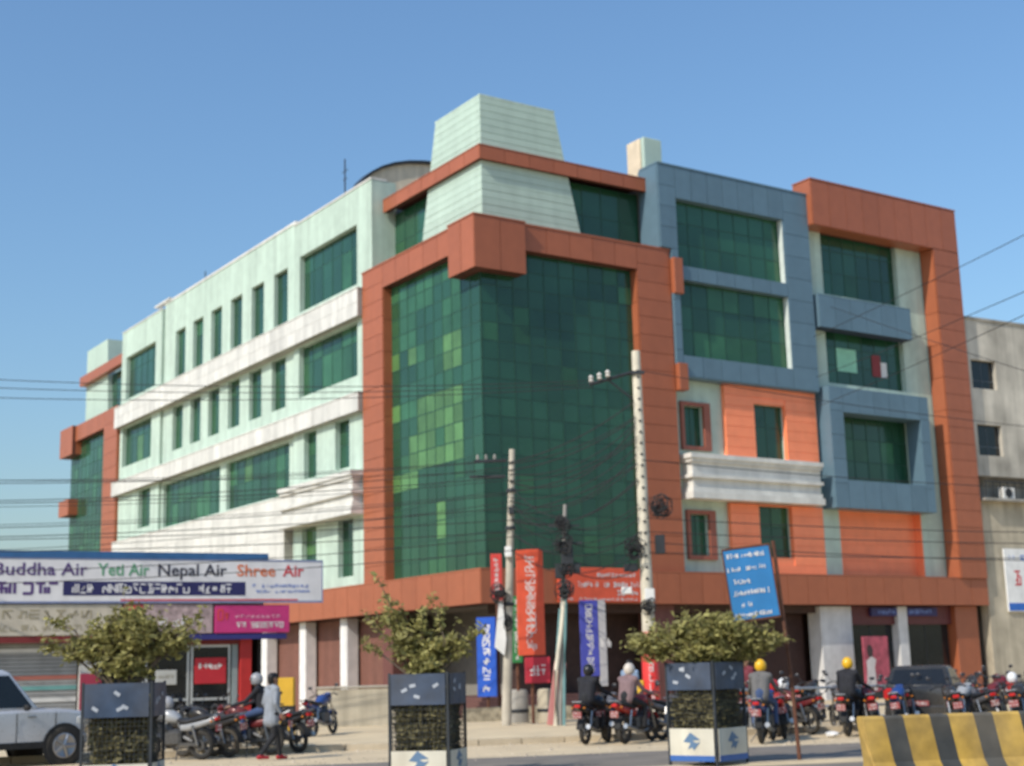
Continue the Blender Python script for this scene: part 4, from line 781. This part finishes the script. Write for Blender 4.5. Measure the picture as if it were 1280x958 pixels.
rows = [('black', 9.2, 34.9, 75, 'black motorcycle parked at the rear corner of the dark grey car'), ('grey', 10.6, 33.5, 100, 'grey motorcycle parked behind striped barrier beside silver motorcycle'), ('maroon', 11.2, 35.1, 60, 'maroon motorcycle parked along the side of the dark grey car'), ('black', 13.0, 35.6, 85, 'black motorcycle in the crowded row before stucco wall'), ('grey', 13.0, 33.4, 70, 'grey motorcycle parked at the road side of maroon motorcycle'), ('black', 14.4, 34.6, 100, 'black motorcycle at the end of the row by stucco wall'), ('maroon', 7.9, 33.0, 80, 'maroon motorcycle between black and blue motorcycles near barrier'), ('black', 5.5, 33.6, 60, 'black motorcycle tucked behind red motorcycle at railing'), ('grey', 1.95, 33.3, 75, 'grey motorcycle tucked between black and red ridden motorcycles'), ('black', 3.75, 34.9, 60, 'black motorcycle on verge near red wrapped pole foot'), ('black', 4.5, 34.2, 100, 'black motorcycle standing beside pavement kerb behind blue motorcycle'), ('black', 9.6, 32.4, 80, 'black motorcycle parked nearest the striped barrier')]
bikes += [(c, (x, y), D(a), lb, 0) for c, x, y, a, lb in rows]
bikes += [(random.choice(('black', 'black', 'grey', 'maroon')), (4.6+.95*k+random.uniform(-.15, .15), 37.3+.28*k+random.uniform(-.3, .3)), D(random.uniform(60, 120)), 'dark motorcycle in the crowded second row before the shop windows', .12) for k in range(10) if k not in (5, 6)]
bikes += [('black', (-7.4+.8*k, 32.9+.25*k), D(150+12*k), 'black motorcycle standing close behind the silver and maroon motorcycles', 0) for k in range(3)]
BK = [bike(c, p, rz, lb, z) for c, p, rz, lb, z in bikes]

# ------------------------------------------------------------------ people (forward = +x), one continuous body each
skinm = mat('brown skin', (.30, .16, .10), .55, var=.06); hairm = mat('black hair', (.012, .01, .009), .5)
def person(name_label, p, rz, pose, cols, helmet=None, z=0, group='riders on motorcycles', cat='person', k=1.0):
    T = thing('person', name_label, cat, (p[0], p[1], z), rz, group); caps = []
    def cap(a, c, r0, r1, tg): caps.append((Vector(a), Vector(c), r0, r1, tg))
    J = pose
    for s_ in (-1, 1):
        y = lambda v: (v[0], v[1]*s_, v[2]); q = lambda n_: y(J[n_+('R' if s_ < 0 else 'L')] if n_+('R' if s_ < 0 else 'L') in J else J[n_])
        cap(q('hip'), q('knee'), .092, .066, 1); cap(q('knee'), q('ankle'), .062, .045, 1)
        a = Vector(q('ankle')); cap(a+Vector((-.05, 0, -.045)), a+Vector((.16, .02*s_, -.055)), .04, .032, 3); cap(a, a+Vector((.06, 0, -.04)), .045, .04, 3)
        cap(q('sho'), q('elb'), .06, .047, 0); cap(q('elb'), q('wri'), .045, .034, 0)
        w_ = Vector(q('wri')); d = (w_-Vector(q('elb'))).normalized(); cap(w_, w_+d*.09, .03, .036, 2)
        side = d.cross(Vector((0, 1, 0))).normalized() if J.get('grip') is None else Vector((0, 1, 0))
        for f in range(4):
            st = w_+d*.09+side*(.026*(f-1.5)); ln = (.07, .08, .075, .06)[f]; m1 = st+d*ln*.6; e = m1+(Vector((0, 0, -1)) if J.get('grip') else d-Vector((0, s_*.5, 0)))*ln*.5
            cap(st, m1, .0095, .009, 2); cap(m1, e, .009, .008, 2)
        th = w_+d*.03; cap(th, th+d*.05+Vector((.03, -s_*.035, 0)), .012, .009, 2)
        cap(J['neck'], q('sho'), .06, .07, 0); cap(q('hip'), J['pelvis'], .10, .11, 1); cap(J['chest'], q('sho'), .12, .075, 0)
        h = Vector(J['head']); cap(h+Vector((-.005, s_*.083, -.01)), h+Vector((-.015, s_*.088, .02)), .016, .014, 2); cap(h+Vector((.085, s_*.033, .01)), h+Vector((.087, s_*.036, .01)), .012, .012, 4)
    pl, ch, nk, h = (Vector(J[n_]) for n_ in ('pelvis', 'chest', 'neck', 'head'))
    for dy in (-.06, .06): cap(pl+Vector((0, dy, .0)), ch+Vector((0, dy*1.15, 0)), .125, .135, 0)
    cap(pl+Vector((0, 0, -.02)), pl+Vector((0, 0, .05)), .14, .14, 0 if J.get('long') else 1)
    if J.get('long'):
        for dy in (-.07, .07): cap(pl+Vector((-.01, dy, -.16)), pl+Vector((0, dy*.8, .1)), .135, .12, 0)
    cap(nk, h+Vector((-.01, 0, -.08)), .055, .052, 2); cap(h+Vector((.01, 0, -.055)), h+Vector((0, 0, .04)), .072, .088, 2); cap(h+Vector((.03, 0, -.08)), h+Vector((.045, 0, -.085)), .045, .04, 2)
    cap(h+Vector((.09, 0, .01)), h+Vector((.108, 0, -.022)), .012, .016, 2); cap(h+Vector((.086, -.02, -.058)), h+Vector((.086, .02, -.058)), .010, .010, 4)
    cap(h+Vector((-.02, 0, .045)), h+Vector((.02, 0, .06)), .092, .085, 4); cap(h+Vector((-.035, 0, -.03)), h+Vector((-.03, 0, .05)), .078, .088, 4)
    b = MB()
    for a, c, r0, r1, tg in caps:
        d = c-a; L_ = d.length; u = d.normalized() if L_ > 1e-6 else Vector((0, 0, 1)); e1 = u.cross(Vector((.3, .5, .81))).normalized(); e2 = u.cross(e1); R = []
        for f, r in [(-sin(t), cos(t)) for t in (1.35, .9, .45)]: R.append((a+u*(r0*f), r0*r))
        R += [(a, r0), (c, r1)] + [(c+u*(r1*sin(t)), r1*cos(t)) for t in (.45, .9, 1.35)]
        b.rings([[o+e1*(r*cos(2*pi*i/10))+e2*(r*sin(2*pi*i/10)) for i in range(10)] for o, r in R], 0, True)
    o = b.build('body', [cols[0], cols[1], skinm, cols[2], hairm], T)
    md_ = o.modifiers.new('r', 'REMESH'); md_.mode = 'VOXEL'; md_.voxel_size = .0125
    sm_ = o.modifiers.new('s', 'SMOOTH'); sm_.iterations = 2; sm_.factor = .4
    bpy.context.view_layer.update()
    me = bpy.data.meshes.new_from_object(o.evaluated_get(bpy.context.evaluated_depsgraph_get())); o.modifiers.clear(); old = o.data; o.data = me; bpy.data.meshes.remove(old)
    me.materials.clear()
    for q in (cols[0], cols[1], skinm, cols[2], hairm): me.materials.append(q)
    n = len(me.polygons); cen = np.empty(n*3, np.float32); me.polygons.foreach_get('center', cen); cen = cen.reshape(-1, 3); best = np.full(n, 1e9); idx = np.zeros(n, np.int32)
    for a, c, r0, r1, tg in caps:
        A_, D_ = np.array(a), np.array(c-a); t = np.clip(((cen-A_)@D_)/max(D_@D_, 1e-9), 0, 1); dist = np.linalg.norm(cen-A_-t[:, None]*D_, axis=1)-(r0+(r1-r0)*t)
        m_ = dist < best; best[m_] = dist[m_]; idx[m_] = tg
    me.polygons.foreach_set('material_index', idx); me.polygons.foreach_set('use_smooth', np.ones(n, bool)); me.update()
    if helmet:
        b = MB(); c = h+Vector((-.005, 0, .015)); R = []
        for k_ in range(9):
            el = -.75+k_*(pi/2+.72)/8; R.append([(c.x+.142*cos(el)*cos(2*pi*i/18), c.y+.125*cos(el)*sin(2*pi*i/18), c.z+.145*sin(el)) for i in range(18)])
        b.rings(R, 0, True); H_ = b.build('helmet', helmet, T)
        b = MB(); R = []
        for el in (-.35, .3): R.append([(c.x+.147*cos(el)*cos(a), c.y+.13*cos(el)*sin(a), c.z+.148*sin(el)) for a in [-1.1+2.2*i/12 for i in range(13)]])
        b.rings(R, 0, True, cap=False, close=False); b.build('visor', clear_dark, H_)
    return T
STAND = dict(pelvis=(0, 0, .93), chest=(.01, 0, 1.26), neck=(.0, 0, 1.44), head=(.02, 0, 1.585), hip=(0, .095, .9), kneeL=(.17, .1, .5), ankleL=(.24, .1, .09), kneeR=(.0, .1, .49), ankleR=(-.3, .1, .12), sho=(0, .185, 1.39), elb=(-.05, .25, 1.12), wriL=(.08, .24, .92), wriR=(.06, .25, .93), long=True)
RIDE = dict(pelvis=(.14, 0, .96), chest=(.24, 0, 1.28), neck=(.29, 0, 1.44), head=(.34, 0, 1.58), hip=(.16, .1, .95), knee=(.58, .22, .82), ankle=(.5, .24, .41), sho=(.25, .18, 1.38), elb=(.47, .27, 1.14), wri=(.76, .36, 1.05), grip=True)
cl = lambda n_, c: mat(n_, c, .85, var=.15, scale=8)
greyj, dkj, mauve, greyj2, jean, trous = cl('grey jacket cloth', (.25, .27, .30)), cl('black jacket cloth', (.018, .018, .022)), cl('mauve jacket cloth', (.20, .13, .13)), cl('dark grey jacket cloth', (.13, .125, .12)), cl('blue denim', (.045, .075, .16)), cl('black trouser cloth', (.018, .018, .02))
shoe, shoer = cl('black shoe', (.02, .02, .02)), cl('red shoe', (.4, .03, .04)); hy, hg, hw, hb = mat('yellow helmet shell', (.75, .42, .02), .25, var=.05), mat('grey helmet shell', (.30, .30, .31), .3), mat('cream helmet shell', (.6, .53, .45), .3), mat('black helmet shell', (.02, .02, .022), .25)
person('pedestrian in long grey jacket and black trousers standing with back turned', (-5.02, 29.75), D(38), STAND, (greyj, trous, shoer), None, group=None)
def rider(i, label, cols, helmet):
    T = BK[i]; person(label, (T.location.x, T.location.y), T.rotation_euler.z, RIDE, cols, helmet, T.location.z)
    T.rotation_euler = (0, 0, T.rotation_euler.z)
rider(21, 'rider in grey helmet, black jacket and blue jeans on maroon motorcycle', (dkj, jean, shoe), hg)
rider(0, 'rider in black helmet and black jacket on black motorcycle beside violet sign', (dkj, trous, shoe), hb)
rider(1, 'rider in cream helmet and mauve jacket on red motorcycle', (mauve, trous, shoe), hw)
rider(3, 'rider in yellow helmet, grey jacket and blue jeans on blue motorcycle', (greyj2, jean, shoe), hy)
rider(5, 'rider in yellow helmet and black jacket on motorcycle near barrier end', (dkj, trous, shoe), hy)
rider(10, 'rider in yellow helmet and dark grey jacket beyond the dark grey car', (greyj2, trous, shoe), hy)
STAND2 = dict(STAND); STAND2.update(kneeL=(.03, .1, .5), ankleL=(.0, .11, .09), kneeR=(.02, .1, .5), ankleR=(-.03, .11, .09), elb=(.02, .24, 1.12), wriL=(.2, .16, 1.05), wriR=(.1, .24, .92)); STAND2.pop('long')
maroonc, bluec = cl('maroon shirt cloth', (.16, .03, .04)), cl('light blue shirt cloth', (.22, .30, .42))
person('bystander in maroon shirt and black trousers standing behind steel railing', (5.9, 38.2), D(215), STAND2, (maroonc, trous, shoe), None, .12, group=None)
person('bystander in light blue shirt standing on pavement beside violet blue sign', (2.9, 38.8), D(240), STAND2, (bluec, trous, shoe), None, .12, group=None)
person('bystander in dark grey jacket standing among motorcycles by stucco wall', (13.7, 36.8), D(200), STAND2, (greyj2, jean, shoe), None, .12, group=None)
def helmet_on(i, M, label, dx=.8, dz=1.06):
    T = BK[i]; rz = T.rotation_euler.z; H_ = thing('helmet', label, 'helmet', T.matrix_basis @ Vector((dx, 0, dz)), rz, 'helmets resting on motorcycles')
    b = MB(); R = []
    for k_ in range(9):
        el = -.72+k_*(pi/2+.7)/8; R.append([(.145*cos(el)*cos(2*pi*j/18), .125*cos(el)*sin(2*pi*j/18), .10+.145*sin(el)) for j in range(18)])
    b.rings(R, 0, True); b.build('shell', M, H_); b = MB(); b.rings([[(.15*cos(el)*cos(a), .13*cos(el)*sin(a), .10+.15*sin(el)) for a in [-1.1+2.2*j/12 for j in range(13)]] for el in (-.3, .3)], 0, True, cap=False, close=False); b.build('visor', clear_dark, H_)
helmet_on(6, mat('white helmet shell', (.75, .74, .72), .2), 'white helmet resting on tank of maroon motorcycle near barrier end'); helmet_on(9, mat('white helmet shell', 0), 'white helmet resting on tank of red motorcycle beyond car'); helmet_on(20, hg, 'grey helmet resting on tank of silver motorcycle'); helmet_on(4, mat('red helmet shell', (.5, .03, .03), .25), 'red helmet resting on tank of motorcycle by railing')

# ------------------------------------------------------------------ cars (forward = +x, length centred on rear axle = 0)
def car(label, p, rz, paint, prof, WB, width, wr, belt, gh, z=0, suv=False, name='parked_car'):
    """prof: lower body sections (x, z_bottom, z_top, half width); gh: glasshouse (x_rear_bottom, x_rear_top, x_front_top, x_front_bottom, z_top, inset)"""
    T = thing(name, label, 'car', (p[0], p[1], z), rz); b = MB(); R = []
    for x, zb, zt, hw_ in prof:
        zm = zb+(zt-zb)*.55
        R.append([(x, -hw_*.9, zb), (x, -hw_*.985, zb+.08), (x, -hw_, zm), (x, -hw_*.975, zt-.06), (x, -hw_*.92, zt), (x, -hw_*.4, zt+.02), (x, hw_*.4, zt+.02), (x, hw_*.92, zt), (x, hw_*.975, zt-.06), (x, hw_, zm), (x, hw_*.985, zb+.08), (x, hw_*.9, zb)])
    b.rings(R, 0, True); body = b.build('body', paint, T, angle=32)
    xa, xb, xc, xd, zt, ins = gh; hb_ = width/2*.93; ht = width/2-ins; b = MB()
    base = [(xa, -hb_, belt), (xd, -hb_, belt), (xd, hb_, belt), (xa, hb_, belt)]; top_ = [(xb, -ht, zt-.06), (xc, -ht, zt-.06), (xc, ht, zt-.06), (xb, ht, zt-.06)]; cap_ = [(xb+.1, -ht+.1, zt), (xc-.12, -ht+.1, zt), (xc-.12, ht-.1, zt), (xb+.1, ht-.1, zt)]
    b.rings([base, top_, cap_], 0, True); rf_ = b.build('roof', paint, T); bv_ = rf_.modifiers.new('round', 'BEVEL'); bv_.width = .05; bv_.segments = 3; bv_.limit_method = 'ANGLE'
    def quad(name, P, M, off):
        P = [Vector(q) for q in P]; n_ = (P[1]-P[0]).cross(P[3]-P[0]).normalized()*off; g = MB(); g.rings([[q-n_*.3 for q in P], [q+n_ for q in P]], 0, False); return g.build(name, M, T)
    lerp = lambda a, c, f: Vector(a).lerp(Vector(c), f)
    def pane(name, A_, B_, C_, D_, u0, u1, v0, v1, off):
        f = lambda u, v: lerp(lerp(A_, B_, u), lerp(D_, C_, u), v); return quad(name, [f(u0, v0), f(u1, v0), f(u1, v1), f(u0, v1)], clear_dark, off)
    for sy in (0, 1):
        A_, B_, C_, D_ = ((base[0], base[1], top_[1], top_[0]), (base[2], base[3], top_[3], top_[2]))[sy]
        for u0, u1 in (((.05, .3), (.32, .62), (.64, .96)) if suv else ((.06, .46), (.49, .95))):
            if sy: u0, u1 = 1-u1, 1-u0
            pane('side_window', A_, B_, C_, D_, u0, u1, .08, .92, .008)
    pane('windscreen', base[1], base[2], top_[2], top_[1], .06, .94, .06, .95, .008); pane('rear_window', base[3], base[0], top_[0], top_[3], .08, .92, .12, .92, .008)
    for x in (0, WB):
        for sy in (-1, 1):
            y = sy*(width/2-.09); b = MB(); b.lathe([(wr+.07, -.02), (wr+.07, .02)], (x, sy*(width/2-.012), wr), 'y', 24); b.build('wheel_arch', blackm, T)
            b = MB(); pr = [(wr*.62, -.11), (wr*.95, -.11), (wr, -.08), (wr, .08), (wr*.95, .11), (wr*.62, .11)]; b.lathe(pr, (x, y, wr), 'y', 26); W = b.build('wheel', tyre, T)
            b = MB(); b.lathe([(wr*.6, .1), (wr*.66, .118), (wr*.6, .125), (wr*.55, .112)] if sy > 0 else [(wr*.6, -.1), (wr*.66, -.118), (wr*.6, -.125), (wr*.55, -.112)], (x, y, wr), 'y', 24)
            for j in range(5): a = 2*pi*j/5; b.tube([(x, y+sy*.115, wr), (x+wr*.6*cos(a), y+sy*.115, wr+wr*.6*sin(a))], [.045, .03], 5)
            b.build('rim', mat('alloy rim', (.32, .32, .33), .35, .7), W)
    xf, xr = prof[-1][0], prof[0][0]; zl = belt-.2; hw_ = width/2
    for sy in (-1, 1):
        b = MB(); b.bbox(xf-.22, xf-.02, min(sy*hw_*.55, sy*hw_*.96), max(sy*hw_*.55, sy*hw_*.96), zl-.12, zl+.06, .03); b.build('headlight', clearlens, T)
        b = MB(); b.bbox(xr+.0, xr+.12, min(sy*hw_*.7, sy*hw_*.955), max(sy*hw_*.7, sy*hw_*.955), zl-.1, zl+.18, .03); b.build('tail_light', redlens, T)
        b = MB(); b.ell((xd-.35, sy*(hw_+.1), belt+.06), (.07, .1, .07), 10); b.build('wing_mirror', paint if not suv else blackm, T)
        for x in ((WB*.36, WB*.74)): b = MB(); b.bbox(x-.09, x+.09, sy*hw_*.985-.02, sy*hw_*.985+.025, belt-.14, belt-.11, .008); b.build('door_handle', chrome if suv else paint, T)
        for x in ((WB*.28, WB*.62, WB*.93) if suv else (WB*.4, WB*.86)): b = MB(); b.box(x-.006, x+.006, sy*hw_*1.0-.01, sy*hw_*1.0+.002, prof[2][1]+.1, belt-.05); b.build('door_seam', blackm, T)
        b = MB(); b.box(.35, WB-.4, min(sy*hw_*.9, sy*hw_*1.0), max(sy*hw_*.9, sy*hw_*1.0), prof[2][1]-.03, prof[2][1]+.1); b.build('sill', blackm, T)
    b = MB(); b.bbox(xf-.1, xf+.02, -hw_*.5, hw_*.5, zl-.2, zl+.05, .02); b.build('grille', blackm, T)
    b = MB(); b.bbox(xf-.2, xf+.06, -hw_*.93, hw_*.93, prof[2][1]-.02, prof[2][1]+.26, .05); b.build('front_bumper', paint, T); b = MB(); b.bbox(xr-.06, xr+.2, -hw_*.93, hw_*.93, prof[2][1]-.02, prof[2][1]+.26, .05); b.build('rear_bumper', paint, T)
    b = MB(); b.box(xr-.075, xr-.062, -.24, .24, .55, .67); q = b.build('number_plate', platered, T); marks(6, .4, .08, MATS['white print'], q, (xr-.078, 0, .61), rz=-pi/2)
    return T
silver = mat('silver car paint', (.55, .56, .58), .3, .25, var=.05, dust=.25); dgrey = mat('dark grey car paint', (.035, .037, .04), .25, .3, var=.05, dust=.2)
_w = ground(79, 956); _f = D(42)
car('silver off roader with dark windows parked beside the airline shop', (_w.x-cos(_f)*2.65-sin(_f)*.93, _w.y-sin(_f)*2.65+cos(_f)*.93), _f, silver, [(-.85, .55, .98, .80), (-.8, .42, 1.05, .88), (-.5, .38, 1.1, .93), (.6, .36, 1.1, .93), (1.9, .36, 1.12, .93), (2.75, .38, 1.1, .92), (3.05, .42, 1.06, .88), (3.14, .5, .98, .8)], 2.65, 1.86, .38, 1.1, (-.75, -.5, 1.55, 2.15, 1.92, .2), suv=True, name='silver_car')
car('dark grey hatchback parked among motorcycles before the shop windows', (9.85, 36.2), D(68), dgrey, [(-.72, .5, .92, .72), (-.66, .35, 1.0, .8), (-.4, .3, 1.0, .85), (.6, .27, 1.0, .86), (1.7, .27, 1.0, .86), (2.6, .3, .92, .84), (2.95, .36, .82, .78), (3.08, .45, .74, .68)], 2.45, 1.72, .3, 1.0, (-.6, -.25, 1.15, 2.0, 1.5, .2), name='grey_car')

# ------------------------------------------------------------------ loose stones and litter on the verge
b = MB()
for _ in range(1500):
    x, y = random.uniform(-14, 16), random.choice((random.gauss(5.1, .7), random.uniform(4.3, 9.2), random.gauss(9.1, .25))); p = rl(x, y, 0); r = random.uniform(.008, .03) if random.random() < .93 else random.uniform(.03, .07)
    b.add([(p.x+r*cos(a)*random.uniform(.7, 1.2), p.y+r*sin(a)*random.uniform(.7, 1.2), 0) for a in (0, 1.26, 2.5, 3.77, 5.03)]+[(p.x+random.uniform(-.3, .3)*r, p.y, r*random.uniform(.5, .9))], [(0, 1, 5), (1, 2, 5), (2, 3, 5), (3, 4, 5), (4, 0, 5)])
tag(b.build('loose_stones', mat('loose stone', (.42, .35, .26), .95, island=.5)), 'loose stones and grit scattered over the dusty verge', 'stones', kind='stuff')
for k, (px, py, lb) in enumerate(((455, 937, 'crumpled white plastic bag lying by the kerb'), (1040, 922, 'crumpled pale paper lying on the verge by the railing'))):
    p = ground(px, py, .0); b = MB(); n = 9
    R = [[(p.x+.16*sin(pi*(j+1)/6)*cos(2*pi*i/n)*random.uniform(.7, 1.2), p.y+.13*sin(pi*(j+1)/6)*sin(2*pi*i/n)*random.uniform(.7, 1.2), .07-.07*cos(pi*(j+1)/6)) for i in range(n)] for j in range(5)]
    tag(b.rings(R, 0, False).build('litter', mat('white plastic film', (.75, .74, .72), .5)), lb, 'litter')
